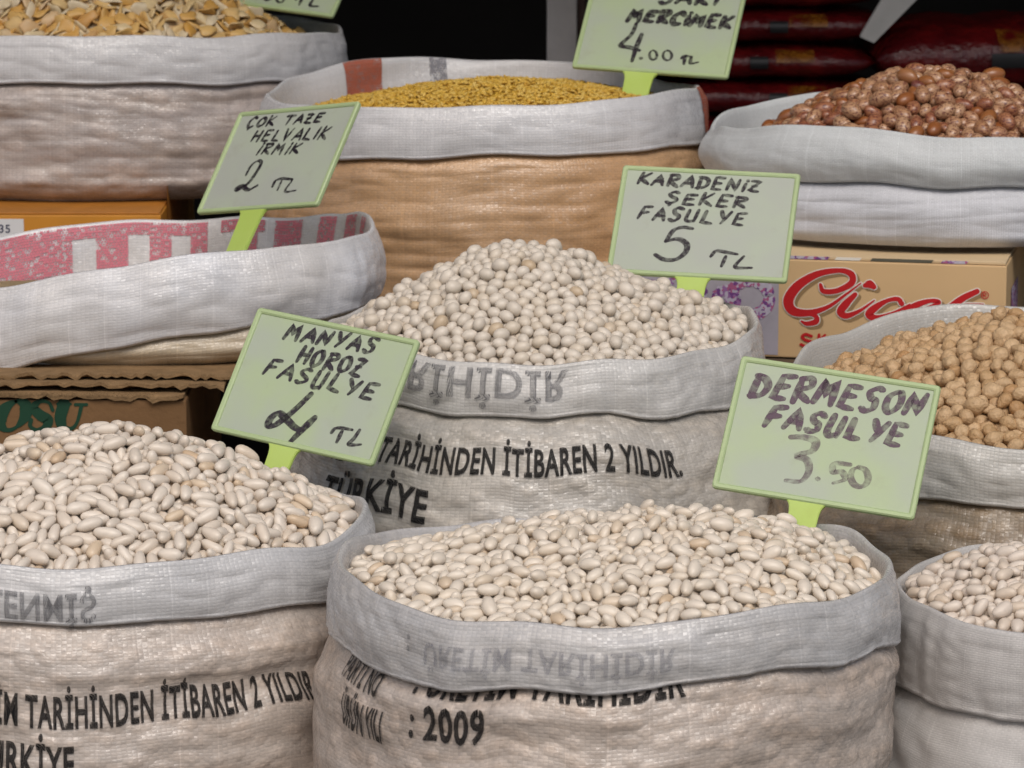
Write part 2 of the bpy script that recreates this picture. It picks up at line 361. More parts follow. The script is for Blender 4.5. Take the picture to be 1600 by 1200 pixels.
    def at(s, which, th, v, off):
        """point on the cloth: angle, distance along the cloth (from the lip, or from the hem for the body)"""
        G, j0 = (s.cuffG, s.cj0) if which == 'cuff' else (s.bodyG, s.bj0)
        if not hasattr(s, '_L'): s._L = {}
        if which not in s._L: s._L[which] = s.lens(G, j0)
        L = s._L[which]; q = ((th - R(90)) % (2 * math.pi)) / (2 * math.pi) * NT; i = min(int(q), NT - 1); fr = q - i
        def col(k):
            j = int(np.clip(np.searchsorted(L[k], v) - 1, 0, L.shape[1] - 2)); t = (v - L[k, j]) / max(L[k, j + 1] - L[k, j], 1e-9); t = min(max(t, 0), 1)
            return G[k, j] * (1 - t) + G[k, j + 1] * t, G[k, j + 1] - G[k, j]
        (a, ta), (b, tb) = col(i), col(i + 1); p = a * (1 - fr) + b * fr; tv = ta * (1 - fr) + tb * fr; n = np.cross(tv, b - a); n /= np.linalg.norm(n) + 1e-12
        return p + n * off
    def th_at(s, x, extra=.012, side=-1):
        q = np.clip((x - s.c[0]) / (s.rx + extra), -1, 1); a = math.acos(q); return -a if side < 0 else a

def wrap(sack, which, me, th0, th1, width, v0, flip=False, off=.0013, up=True):
    """lay a flat mesh (x along the cloth, y up) onto the cloth of a sack"""
    bm = bmesh.new(); bm.from_mesh(me); bpy.data.meshes.remove(me)
    bmesh.ops.triangulate(bm, faces=bm.faces[:])
    for _ in range(4):
        e = [e for e in bm.edges if e.calc_length() > .0045]
        if not e: break
        bmesh.ops.subdivide_edges(bm, edges=e, cuts=1); bmesh.ops.triangulate(bm, faces=[f for f in bm.faces if len(f.verts) > 3])
    lay = bm.loops.layers.uv.new('UVMap')
    for f in bm.faces:
        for l in f.loops: l[lay].uv = (l.vert.co.x, l.vert.co.y)
    for v in bm.verts:
        x, y = v.co.x, v.co.y; v.co = sack.at(which, th0 + (th1 - th0) * x / width, v0 + (y if flip else -y), off)
    return bm_mesh(bm, 'lettering')

def make_sack(name, label, sack, mat_body, mat_cuff, cat='sack'):
    root = empty(name, (sack.c[0], sack.c[1], sack.z0)); tag(root, label, cat, 'open sacks of pulses on the stall')
    for w, mt in (('body', mat_body), ('cuff', mat_cuff)):
        o = link(w, sack.mesh(w), mt, root); o.location = -root.location
    sack.root = root; return root
def print_on(sack, which, txt, x0, x1, h, v0, mat, flip=False, bold=.03, name='printed_lettering', extra=.012):
    th0, th1 = sack.th_at(x0, extra), sack.th_at(x1, extra); wdt = abs(th1 - th0) * (sack.rx + .01)
    o = link(name, wrap(sack, which, text_mesh(txt, wdt, h, bold), th0, th1, wdt, v0, flip), mat, sack.root); o.location = -sack.root.location; return o
def patch_on(sack, which, rects, mat, name='printed_stripe', off=-.0009):
    """printed blocks: (angle0, angle1 in degrees, v0, v1, skew)"""
    bm = bmesh.new(); lay = bm.loops.layers.uv.new('UVMap')
    for a0, a1, v0, v1 in rects:
        n = max(2, int(abs(a1 - a0) / 1.5)); m = max(2, int(abs(v1 - v0) / .004))
        vs = [[bm.verts.new(sack.at(which, R(a0 + (a1 - a0) * i / n), v0 + (v1 - v0) * j / m, off)) for j in range(m + 1)] for i in range(n + 1)]
        for i in range(n):
            for j in range(m):
                f = bm.faces.new((vs[i][j], vs[i + 1][j], vs[i + 1][j + 1], vs[i][j + 1]))
                for l, (p, q) in zip(f.loops, ((i, j), (i + 1, j), (i + 1, j + 1), (i, j + 1))): l[lay].uv = (R(a0 + (a1 - a0) * p / n) * sack.rx, -(v0 + (v1 - v0) * q / m))
    o = link(name, bm_mesh(bm, name), mat, sack.root); o.location = -sack.root.location; return o

# ------------------------------------------------------------------ beans
NS, NR = 12, 9
def bean_topology():
    loops, starts = [], []
    for i in range(NR + 1):
        for k in range(NS):
            k2 = (k + 1) % NS
            if i == 0: f = (0, 1 + k2, 1 + k)
            elif i == NR: f = (1 + (NR - 1) * NS + k, 1 + (NR - 1) * NS + k2, 1 + NR * NS)
            else: f = (1 + (i - 1) * NS + k, 1 + (i - 1) * NS + k2, 1 + i * NS + k2, 1 + i * NS + k)
            starts.append(len(loops)); loops += f
    return np.array(loops), np.array(starts)
B_LOOPS, B_STARTS = bean_topology()
B_NV, B_NF = 2 + NR * NS, len(B_STARTS)
def bean_shape(L, W, H, kind, rs):
    """one bean, long axis x, flat side z"""
    V = [(-.5, 0, 0)]
    for i in range(1, NR + 1):
        ph = math.pi * i / (NR + 1); x = -.5 * math.cos(ph); r = .5 * math.sin(ph)
        for k in range(NS): V.append((x, r * math.cos(2 * math.pi * k / NS), r * math.sin(2 * math.pi * k / NS)))
    V.append((.5, 0, 0)); V = np.array(V)
    x, y, z = V.T.copy()
    if kind == 'long':
        prof = (1 - np.abs(2 * x) ** 2.6) ** .5; base = np.sqrt(np.maximum(1 - (2 * x) ** 2, 1e-6)); y, z = y * prof / np.maximum(base, .05), z * prof / np.maximum(base, .05)
        y = y * (1 + .16 * np.sin(3 * x + rs.uniform(-1, 1))); y = y + rs.uniform(.12, .30) * (x ** 2 - .08); z = z * (1 + rs.uniform(-.06, .06) * x * 2)
    elif kind == 'oval':
        y = y * (1 + rs.uniform(-.12, .12) * 2 * x) ; y = y + rs.uniform(.0, .34) * (x ** 2 - .08); y = np.where(y < 0, y * rs.uniform(.86, 1), y)
    elif kind == 'round':
        y = y * (1 + rs.uniform(-.08, .08) * 2 * x) + rs.uniform(0, .06) * x ** 2; z = z * (1 + .05 * np.sin(5 * x + rs.uniform(0, 6)))
    elif kind == 'pea':
        ang = np.arctan2(z, y); rr = np.hypot(y, z); lob = 1 + .08 * np.cos(2 * ang + rs.uniform(0, 6)) + .05 * np.cos(3 * ang + rs.uniform(0, 6)) * (1 - np.abs(x))
        y, z = rr * np.cos(ang) * lob, rr * np.sin(ang) * lob
        beak = np.exp(-((x - .5) / .16) ** 2) * np.exp(-(rr / .22) ** 2); x = x + .2 * beak; crease = np.exp(-(y / .09) ** 2) * (z > 0) * (np.abs(x) < .42); z = z - .13 * crease
    elif kind == 'split':
        y = y * (1 + .22 * np.sin(4 * x + rs.uniform(0, 6)) ); rim = np.hypot(2 * x, 2 * y); z = np.where(z < 0, z * rs.uniform(.3, .6), z) + rs.uniform(-.5, .5) * (x ** 2) + rs.uniform(-.3, .3) * y * x * 2 + .16 * np.cos(3 * np.arctan2(y, x) + rs.uniform(0, 6)) * rim ** 2
        ang = np.arctan2(y, x); k = 1 + .07 * np.sin(3 * ang + rs.uniform(0, 6)) + .05 * np.sin(5 * ang + rs.uniform(0, 6)); x, y = x * k, y * k
    return np.stack((x * L, y * W, z * H), 1)

def pack(surface, clamp, area, hl_m, r_m, layers, seed, foot, iters=90, flat=.6, spread=.15):
    """settle capsules against each other on a heap: returns centres, axes, size factors"""
    rs = np.random.default_rng(seed); n = int(area / foot * layers)
    th = rs.uniform(0, 2 * math.pi, n); rho = np.sqrt(rs.uniform(0, 1, n)); x, y = clamp(np.cos(th) * rho, np.sin(th) * rho, None)
    size = np.clip(rs.normal(1, .11, n), .72, 1.25).astype(np.float32); r = r_m * size; hl = hl_m * size
    def nrm(x, y):
        e = .004; h0 = surface(x, y); gx = (surface(x + e, y) - h0) / e; gy = (surface(x, y + e) - h0) / e; N = np.stack((-gx, -gy, np.ones_like(gx)), 1); return h0, N / np.linalg.norm(N, axis=1)[:, None]
    h, N = nrm(x, y); c = np.stack((x, y, h), 1) + N * (r * (1 + rs.uniform(0, 2.2 * layers, n)))[:, None]
    a = rs.normal(0, 1, (n, 3)); a -= N * (a * N).sum(1)[:, None] * flat; a /= np.linalg.norm(a, axis=1)[:, None]
    c = c.astype(np.float32); a = a.astype(np.float32); cut = 2 * (hl_m + r_m) * 1.2
    from mathutils.kdtree import KDTree
    for it in range(iters):
        if it % 9 == 0:
            cell = cut; key = np.floor(c / cell).astype(np.int64); key -= key.min(0); dims = key.max(0) + 3; key += 1
            code = (key[:, 0] * dims[1] + key[:, 1]) * dims[2] + key[:, 2]; o = np.argsort(code, kind='stable'); sc_ = code[o]
            pi, pj = [], []
            for dx in (-1, 0, 1):
                for dy in (-1, 0, 1):
                    for dzz in (-1, 0, 1):
                        sh = (dx * dims[1] + dy) * dims[2] + dzz
                        if sh < 0: continue
                        lo = np.searchsorted(sc_, code + sh, 'left'); hi = np.searchsorted(sc_, code + sh, 'right'); cnt = hi - lo
                        ii = np.repeat(np.arange(n), cnt); st = np.repeat(lo, cnt); k = np.arange(len(ii)) - np.repeat(np.cumsum(cnt) - cnt, cnt); jj = o[st + k]
                        m = (ii < jj) if sh == 0 else np.ones(len(ii), bool)
                        pi.append(ii[m]); pj.append(jj[m])
            I, J = np.concatenate(pi), np.concatenate(pj)
            m = ((c[I] - c[J]) ** 2).sum(1) < (cut * 1.05) ** 2; I, J = I[m], J[m]
        d1, d2 = a[I] * (2 * hl[I])[:, None], a[J] * (2 * hl[J])[:, None]; p1, p2 = c[I] - d1 / 2, c[J] - d2 / 2; rr = p1 - p2
        A = (d1 * d1).sum(1) + 1e-12; E = (d2 * d2).sum(1) + 1e-12; f = (d2 * rr).sum(1); cc = (d1 * rr).sum(1); b = (d1 * d2).sum(1); den = A * E - b * b
        s = np.clip(np.where(den > 1e-14, (b * f - cc * E) / np.maximum(den, 1e-14), .5), 0, 1); t = np.clip((b * s + f) / E, 0, 1); s = np.clip((b * t - cc) / A, 0, 1)
        dv = (p1 + d1 * s[:, None]) - (p2 + d2 * t[:, None]); dist = np.sqrt((dv * dv).sum(1)) + 1e-9; pen = (r[I] + r[J]) * 1.0 - dist
        m = pen > 0; i2, j2, s2, t2 = I[m], J[m], s[m], t[m]; push = dv[m] / dist[m][:, None] * (pen[m] * .5)[:, None]
        dp = np.zeros((n, 3)); dq = np.zeros((n, 3)); cn = np.bincount(i2, minlength=n) + np.bincount(j2, minlength=n)
        for ax in range(3):
            dp[:, ax] = np.bincount(i2, push[:, ax] * s2 * 1.5, n) - np.bincount(j2, push[:, ax] * t2 * 1.5, n)
            dq[:, ax] = np.bincount(i2, push[:, ax] * (1 - s2) * 1.5, n) - np.bincount(j2, push[:, ax] * (1 - t2) * 1.5, n)
        k = (1.3 / np.maximum(cn, 1.6) ** .6)[:, None]; e1 = c + a * hl[:, None] + dp * k; e2 = c - a * hl[:, None] + dq * k
        if it % 2 == 0: h, N = nrm(c[:, 0], c[:, 1])
        pull = (r_m * .16 * (1 - it / iters * .55)); e1 -= N * pull; e2 -= N * pull
        for e in (e1, e2):
            hh = surface(e[:, 0], e[:, 1]); q = np.maximum(hh + r - e[:, 2], 0); e += N * (q * N[:, 2])[:, None]
        c = (e1 + e2) / 2; ax_ = e1 - e2; a = ax_ / (np.linalg.norm(ax_, axis=1)[:, None] + 1e-9)
        c[:, 0], c[:, 1] = clamp(c[:, 0], c[:, 1], r)
    h, N = nrm(c[:, 0], c[:, 1])
    return c, a, size, N

HEAPS = []
def heap(sack, spec, H, k, apex=(0, 0), drop=.004, layers=2.3, seed=3, inset=.0065, crater=0.0, ring=1.0):
    """spec: dict(name,label,cat,group,stuff_name,stuff_label,L,W,H,kind,mat,hl,r,foot)"""
    rx, ry = (sack.rx - inset) * ring, (sack.ry - inset) * ring; cx, cy, cz = sack.c; norm = math.sqrt(1 + k * k) - k
    thk = spec['r'] * (1.55 * layers - .2)
    def surface(x, y):
        dx, dy = (x - cx), (y - cy); th = np.arctan2(dy / ry, dx / rx); rho = np.hypot(dx / rx, dy / ry)
        f = np.clip(1 - rho, 0, 1); rq = np.hypot((dx - apex[0] * f) / rx, (dy - apex[1] * f) / ry)
        z = cz + (sack.zr(th) - cz) * np.clip(rho, 0, 1.1) ** 2 - drop + H * (1 - (np.sqrt(rq * rq + k * k) - k) / norm)
        return z - thk
    def clamp(x, y, r):
        if r is None: return cx + x * (rx - .01), cy + y * (ry - .01)
        dx, dy = x - cx, y - cy; th = np.arctan2(dy / ry, dx / rx); w = sack.wr(th); qx, qy = (rx - r * .9) * w, (ry - r * .9) * w
        rho = np.hypot(dx / qx, dy / qy); s = np.where(rho > 1, 1 / np.maximum(rho, 1e-6), 1); return cx + dx * s, cy + dy * s
    area = math.pi * rx * ry * math.sqrt(1 + (H / rx) ** 2)
    c, a, size, N = pack(surface, clamp, area, spec['hl'], spec['r'], layers, seed, spec['foot'])
    rs = np.random.default_rng(seed + 100)
    nv = spec.get('variants', 12); shapes = [bean_shape(spec['L'], spec['W'], spec['H'], spec['kind'], rs) for _ in range(nv)]
    n = len(c); var = rs.integers(0, nv, n)
    up = N + rs.normal(0, spec.get('roll', .55), (n, 3)); zax = up - a * (up * a).sum(1)[:, None]; zax /= np.linalg.norm(zax, axis=1)[:, None] + 1e-9
    if spec['kind'] in ('round', 'pea'): zax = np.cross(a, rs.normal(0, 1, (n, 3))); zax /= np.linalg.norm(zax, axis=1)[:, None] + 1e-9
    yax = np.cross(zax, a); M = np.stack((a, yax, zax), 2) * size[:, None, None]      # columns are the axes
    HEAPS.append(dict(spec=spec, sack=sack, c=c, M=M, var=var, shapes=shapes, surface=surface, rnd=rs.uniform(0, 1, n), rx=rx, ry=ry))

def merged(hp, idx, core=True):
    sh = np.array(hp['shapes'])[hp['var'][idx]]; V = np.einsum('nij,nvj->nvi', hp['M'][idx], sh) + hp['c'][idx][:, None, :]; n = len(idx)
    loops = (B_LOOPS[None] + (np.arange(n) * B_NV)[:, None]).ravel(); starts = (B_STARTS[None] + (np.arange(n) * len(B_LOOPS))[:, None]).ravel()
    rnd = np.repeat(hp['rnd'][idx], B_NV); V = V.reshape(-1, 3)
    if core:        # the packed mass underneath
        s = hp['sack']; nr, nt_ = 14, 72; P = []
        for i in range(nr + 1):
            for k in range(nt_):
                t = 2 * math.pi * k / nt_; q = i / nr; P.append((s.c[0] + hp['rx'] * q * math.cos(t), s.c[1] + hp['ry'] * q * math.sin(t)))
        P = np.array(P); z = hp['surface'](P[:, 0], P[:, 1]); o = len(V); V = np.concatenate((V, np.column_stack((P, z - hp['spec']['r'] * .2)))); rnd = np.concatenate((rnd, np.full(len(P), .5)))
        f = np.array([(o + i * nt_ + k, o + (i + 1) * nt_ + k, o + (i + 1) * nt_ + (k + 1) % nt_, o + i * nt_ + (k + 1) % nt_) for i in range(nr) for k in range(nt_)])
        starts = np.concatenate((starts, len(loops) + np.arange(len(f)) * 4)); loops = np.concatenate((loops, f.ravel()))
    return mesh_np(hp['spec']['stuff_name'], V, loops, starts, None, rnd)

# ==================================================================== SETTING
m_ground = plain('pavement_grey', (.09, .087, .085), .85, .2, 8, .3, .002)
g = link('pavement', box_mesh('pavement', -12, 12, -6, 4.3, -.1, 0), m_ground); tag(g, 'grey pavement under the stall', None, None, 'structure')
m_dark = plain('shop_darkness', (.020, .018, .017), .9, .2, 3, .05)  # darkness of the interior put into the colour, near-black on all its sides
m_canopy = plain('canopy_canvas', (.075, .07, .065), .9, .2, 4, .1)
for nm, b in (('shop_floor', (-3, 3, 4.302, 7, -.1, .01)), ('back_wall', (-3, 3, 6.5, 6.6, .012, 2.4)), ('side_wall', (-3.1, -3, 4.4, 6.6, .012, 2.4)), ('side_wall', (3.0, 3.1, 4.4, 6.6, .012, 2.4)), ('ceiling', (-3.1, 3.1, 4.2, 6.7, 2.402, 2.5))):
    tag(link(nm, box_mesh(nm, *b), m_dark), 'dark shop interior behind the stall', None, None, 'structure')
bm = bmesh.new()                                                     # unseen awning, added to block sky light over the rear rows
pr = [(4.2, 2.40), (3.6, 2.29), (3.02, 2.18), (3.01, 2.08), (3.016, 2.08), (3.026, 2.173), (3.6, 2.283), (4.2, 2.392)]
ring = [[bm.verts.new((x, y, z)) for y, z in pr] for x in (-3, 3)]
for i in range(len(pr)): bm.faces.new((ring[0][i], ring[0][(i + 1) % len(pr)], ring[1][(i + 1) % len(pr)], ring[1][i]))
bm.faces.new(ring[0][::-1]); bm.faces.new(ring[1])
tag(link('awning', bm_mesh(bm, 'awning'), m_canopy), 'unseen dark canvas awning added to shade the stall', None, None, 'structure')

m_wood = plain('worn_table_wood', (.10, .07, .045), .75, .3, 12, .3, .001)
def table(x0, x1, y0, y1, z, label):
    root = empty('stall_table', ((x0 + x1) / 2, (y0 + y1) / 2, 0)); tag(root, label, 'table')
    def add(nm, *b): o = link(nm, box_mesh(nm, *b, bevel=.002), m_wood, root); o.location = -root.location
    add('table_top', x0, x1, y0, y1, z - .025, z)
    for x in (x0 + .03, x1 - .07):
        for y in (y0 + .03, y1 - .07): add('leg', x, x + .04, y, y + .04, .002, z - .0252)
table(-.115, .95, 3.225, 4.15, .615, 'dark wooden table under the tan carton and yellow lentil sack')
table(-1.05, -.125, 3.425, 4.15, .615, 'dark wooden table under the orange carton')

# ==================================================================== SACKS
white = (.66, .66, .68)
mB1 = cloth('sack_warm_a', (.545, .49, .45), (.46, .34, .25), .5, .012, seed=1, contrast=.2, blotch=.0009)
mC1 = cloth('sack_cuff_a', (.52, .515, .52), None, seed=2, contrast=.13)
mB2 = cloth('sack_warm_b', (.545, .485, .44), (.46, .33, .235), .55, .0115, seed=3, contrast=.2, blotch=.0009)
mC2 = cloth('sack_cuff_b', (.51, .505, .51), (.46, .40, .34), .25, .013, seed=4, contrast=.14, blotch=.0004)
mB3 = cloth('sack_fine_grey', (.50, .485, .475), None, tape=.0020, relief=.00018, seed=5, contrast=.13, gloss=.45, streak=.15, coat=.25)
mB4 = cloth('sack_grey_clear', (.45, .43, .40), (.42, .36, .29), .5, .0115, seed=6, contrast=.17, blotch=.0008)
mC4 = cloth('sack_cuff_pale', (.53, .52, .505), None, seed=7, contrast=.14, gloss=.32)
mB5 = cloth('sack_chickpea_clear', (.30, .25, .19), (.22, .135, .06), .9, .0145, seed=8, contrast=.15, blotch=.0013, gloss=.34, coat=.6)
mC5 = cloth('sack_cuff_chickpea', (.46, .45, .425), None, seed=9, contrast=.12)
mB6 = cloth('sack_cream', (.50, .42, .31), None, seed=10, contrast=.14)
mC6 = cloth('sack_cuff_bright', (.60, .61, .65), None, seed=11, contrast=.10, tint2=(.56, .545, .54), gloss=.3)
mB7 = cloth('sack_split_clear', (.47, .425, .42), (.42, .33, .27), .75, .021, seed=12, contrast=.2, blotch=.0010, gloss=.30)
mC7 = cloth('sack_cuff_white', (.56, .555, .57), None, seed=13, contrast=.09)
mB8 = cloth('sack_orange', (.52, .33, .185), None, seed=14, contrast=.2, gloss=.26, tint2=(.46, .275, .14))
mC8 = cloth('sack_cuff_lentil', (.57, .57, .59), None, seed=15, contrast=.10, gloss=.3)
mB9 = cloth('sack_white_matt', (.53, .54, .58), None, tape=.0019, relief=.0002, seed=16, contrast=.12, gloss=.5, streak=.15, coat=.22)
mC9 = cloth('sack_cuff_matt', (.53, .555, .57), None, tape=.0019, relief=.0002, seed=17, contrast=.11, gloss=.5, streak=.15, coat=.2)
ink_b = ink('black_print', (.007, .0065, .007), .90, soft=.06)
ink_g = ink('faded_grey_print', (.11, .11, .12), .62)
ink_f = ink('ghost_print', (.24, .24, .27), .45, soft=.35)
ink_r = ink('red_print', (.60, .20, .25), .48, soft=.3)
ink_o = ink('brick_red_print', (.36, .11, .07), .72, soft=.25)

s1 = Sack((-.322, 2.715, .592), .217, .185, .002, [(-90, .014), (-140, .012), (-50, .012), (-20, .010), (0, .014), (40, .006), (180, 0)], [(-90, .038), (-40, .040), (-10, .047), (180, .038), (90, .04)], bulge=.02, seed=21)
s2 = Sack((.070, 2.534, .605), .187, .178, .002, [(-90, .003), (-135, .0), (-45, .006), (0, .004), (30, .006), (90, -.006), (180, .006)], [(-90, .040), (-150, .048), (-30, .042), (0, .05), (90, .04)], bulge=[(180, .018), (-90, .012), (0, -.008), (90, .01)], seed=22)
s3 = Sack((.404, 2.592, .571), .134, .135, .002, [(-90, .002), (180, .004), (90, .006)], [(-90, .058), (180, .062), (90, .05)], bulge=[(180, .026), (-90, .016), (0, .02), (90, .01)], seed=23, rough=.7)
s4 = Sack((.025, 3.037, .687), .172, .170, .002, [(-90, -.003), (-45, .0), (0, .006), (180, 0), (60, .004), (90, -.01)], [(-90, .040), (-30, .048), (0, .055), (180, .042), (90, .04)], bulge=.046, bl=.05, seed=24)
s5 = Sack((.411, 2.919, .654), .194, .185, .002, [(-90, -.008), (-150, -.004), (170, .012), (140, .026), (115, .038), (90, .036), (40, .02), (0, 0)], [(-90, .042), (180, .06), (90, .05), (0, .045)], bulge=.03, seed=25)
s6 = Sack((-.332, 3.262, .712), .212, .15, .637, [(-90, .011), (-60, .020), (-30, .021), (0, .024), (-120, -.010), (-150, -.022), (180, -.016), (90, .006), (60, .010), (35, .022), (20, .028)], [(-90, .066), (-40, .062), (0, .060), (-130, .070), (90, .06)], bulge=.0, bl=.03, seed=26, cuff_puff=.006, foot=.014)
s7 = Sack((-.421, 3.854, .847), .247, .19, .6995, [(-90, .014), (-40, .010), (0, .004), (-140, .014), (90, .006)], [(-90, .044), (0, .05), (90, .05)], bulge=.004, bl=.06, seed=27, foot=.02, rough=.75)
s8 = Sack((-.026, 3.607, .809), .205, .182, .617, [(-90, .010), (-120, .008), (-150, .004), (180, .004), (150, .012), (120, .022), (90, .018), (60, .018), (30, .004), (0, .010), (-45, .016), (-25, .016)], [(-90, .044), (-130, .047), (-20, .052), (0, .055), (90, .05), (180, .05)], bulge=.006, bl=.05, seed=28, rough=.65)
s9 = Sack((.400, 3.466, .792), .216, .182, .7125, [(-90, .018), (-130, .022), (-160, .012), (180, .006), (150, .012), (120, .020), (90, .012), (-45, .006), (0, 0)], [(-90, .042), (-140, .05), (180, .036), (90, .04), (0, .04)], bulge=.006, bl=.02, seed=29, cuff_puff=.007, foot=.010, rough=.7)

make_sack('bean_sack', 'printed woven sack full of long white beans under the 4 TL sign', s1, mB1, mC1)
make_sack('bean_sack', 'woven sack printed 2009 full of flat oval white beans', s2, mB2, mC2)
make_sack('bean_sack', 'plain grey unprinted sack of small slim beans beside the 2009 sack', s3, mB3, mB3)
make_sack('bean_sack', 'grey translucent printed sack of round white beans below the 5 TL sign', s4, mB4, mC4)
make_sack('chickpea_sack', 'translucent sack full of brown chickpeas beside the DERMESON sign', s5, mB5, mC5)
make_sack('semolina_sack', 'low cream sack with wide white cuff and pink print on its lining', s6, mB6, mC6)
make_sack('split_bean_sack', 'translucent sack of flat yellow split beans on the orange carton', s7, mB7, mC7)
make_sack('lentil_sack', 'orange woven sack with white cuff holding yellow lentils', s8, mB8, mC8)
make_sack('speckled_bean_sack', 'white matt sack of speckled brown beans on the tan carton', s9, mB9, mC9)

# printing on the sacks
def wx(px, d): return (px - 800) * d / 5956
print_on(s1, 'body', 'ÜRETİM TARİHİNDEN İTİBAREN 2 YILDIR.', wx(-114, 2.53), wx(500, 2.59), .0225, .083, ink_b, extra=.028)
print_on(s1, 'body', 'TÜRKİYE', wx(-70, 2.53), wx(100, 2.53), .024, .119, ink_b, extra=.03)
print_on(s1, 'body', 'PARTİ NO', wx(-90, 2.53), wx(30, 2.53), .02, .010, ink_b, extra=.02)
print_on(s1, 'cuff', 'İŞLENMİŞ', wx(-90, 2.53), wx(135, 2.53), .019, .0195, ink_g, flip=True)
print_on(s2, 'body', ': ÜRETİM TARİHİDİR', wx(612, 2.36), wx(1090, 2.36), .023, .0185, ink_b, extra=.02)
print_on(s2, 'body', ': 2009', wx(610, 2.36), wx(742, 2.36), .0225, .047, ink_b, extra=.024)
print_on(s2, 'body', 'PARTİ NO', wx(512, 2.50), wx(572, 2.46), .018, .029, ink_b, extra=.016)
print_on(s2, 'body', 'ÜRÜN YILI', wx(508, 2.50), wx(572, 2.46), .021, .058, ink_b, extra=.024)
print_on(s2, 'cuff', 'ÜRETİM TARİHİDİR', wx(650, 2.36), wx(1066, 2.36), .015, .019, ink_f, flip=True)
print_on(s2, 'cuff', ':', wx(617, 2.36), wx(624, 2.36), .016, .018, ink_g, flip=True)
print_on(s4, 'body', 'ÜRETİM TARİHİNDEN İTİBAREN 2 YILDIR.', wx(496, 2.91), wx(1076, 2.86), .0215, .063, ink_b, extra=.034)
print_on(s4, 'body', 'ADI', wx(398, 2.98), wx(450, 2.95), .0215, .063, ink_b, extra=.034)
print_on(s4, 'body', 'TÜRKİYE', wx(498, 2.90), wx(664, 2.86), .0255, .102, ink_b, extra=.042)
print_on(s4, 'cuff', 'ÜRETİM TARİHİDİR', wx(470, 2.88), wx(893, 2.86), .0235, .0065, ink_g, flip=True)
# pink letters on the inside of the semolina sack, brick stripes on the lentil sack
patch_on(s6, 'cuff', [(73.5, 150, -.014, -.003), (108, 150, -.052, -.014), (94, 102, -.05, -.014), (83, 88.6, -.05, -.014), (73.5, 78, -.05, -.014), (58, 70, -.014, -.003), (60, 64, -.05, -.014), (46, 55, -.05, -.003), (33, 40, -.05, -.003), (20, 28, -.05, -.003), (10, 15, -.04, -.003)], ink_r, 'printed_block', off=.0010)
patch_on(s8, 'cuff', [(121, 134, -.055, -.001)], ink_o, off=.001)
patch_on(s8, 'cuff', [(101, 106, -.05, -.001)], ink_f, off=.001)
patch_on(s8, 'cuff', [(-14, -4, .001, .044)], ink_o, off=.0009)

# ==================================================================== CARTONS
def plane_print(name, parent, polys, mat, y):
    bm = bmesh.new()
    for i, p in enumerate(polys): bm.faces.new([bm.verts.new((x, y - i * 2e-6, z)) for x, z in p])
    return link(name, bm_mesh(bm, name), mat, parent)

def speckle(name, cols, scale):
    t = T(name); pos = t.n('NewGeometry').outputs['Position']; vo = t.n('TexVoronoi'); vo.inputs['Scale'].default_value = scale; t.put(vo.inputs['Vector'], pos)
    cr = t.n('ValToRGB'); cr.color_ramp.interpolation = 'CONSTANT'
    for i, c in enumerate(cols):
        e = cr.color_ramp.elements[i] if i < 2 else cr.color_ramp.elements.new(.5)
        e.color = (*c, 1)
    for i, e in enumerate(cr.color_ramp.elements): e.position = i / len(cols)
    sp = t.n('SeparateColor'); t.put(sp.inputs[0], vo.outputs['Color']); t.put(cr.inputs[0], sp.outputs[0]); t.put(t.b.inputs['Base Color'], cr.outputs[0]); t.b.inputs['Roughness'].default_value = .6
    return t.m

m_tan = plain('tan_card', (.62, .42, .22), .55, .05, 14); m_tan2 = plain('pale_tan_card', (.60, .45, .27), .6, .06, 14)
m_red = plain('red_ink', (.50, .012, .016), .5, .04); m_whiteink = plain('white_ink', (.75, .72, .66), .6, .03); m_shade = plain('brown_ink', (.30, .19, .09), .6, .05)
m_lil = plain('lilac_print', (.40, .37, .42), .6, .1, 60); m_purple = speckle('flower_print', [(.45, .42, .5), (.16, .05, .22), (.38, .10, .22), (.30, .14, .34), (.5, .45, .55)], 420)
m_olive = plain('olive_print', (.10, .095, .07), .6, .1)
# tan carton with red script: face plane local x-z, y into the carton
tc_w, tc_h, tc_d = .325, .0865, .34
root = empty('tan_carton', mat=Matrix.Translation((.425 - .318, 3.236 + .0676, .6165)) @ Matrix.Rotation(R(-12), 4, 'Z'))
tag(root, 'tan printed carton with red script lettering under the speckled bean sack', 'carton')
link('carton_body', box_mesh('carton_body', 0, tc_w, 0, tc_d, 0, tc_h, .0012), m_tan, root)
link('lid_flap', box_mesh('lid_flap', .001, tc_w - .001, .002, tc_d - .002, tc_h + .0004, tc_h + .0034, .0008), m_tan2, root)
U0 = .000238                                   # drawing unit of the label artwork
ox = .1425; oz = tc_h + .0035
def art(pts): return [(ox + (x - 400) * U0, oz - (y - 85) * U0) for x, y in pts]
def script(bmx, strokes, y, grow=0.0, shift=(0, 0)):
    for pts, ws in strokes:
        p = smooth_pts(art([(a + shift[0], b + shift[1]) for a, b in pts]), 8); w = np.interp(np.linspace(0, 1, len(p)), np.linspace(0, 1, len(ws)), ws)
        ribbon(bmx, p, [(q * 1.22 + grow) * U0 for q in w], y); y -= 2e-6
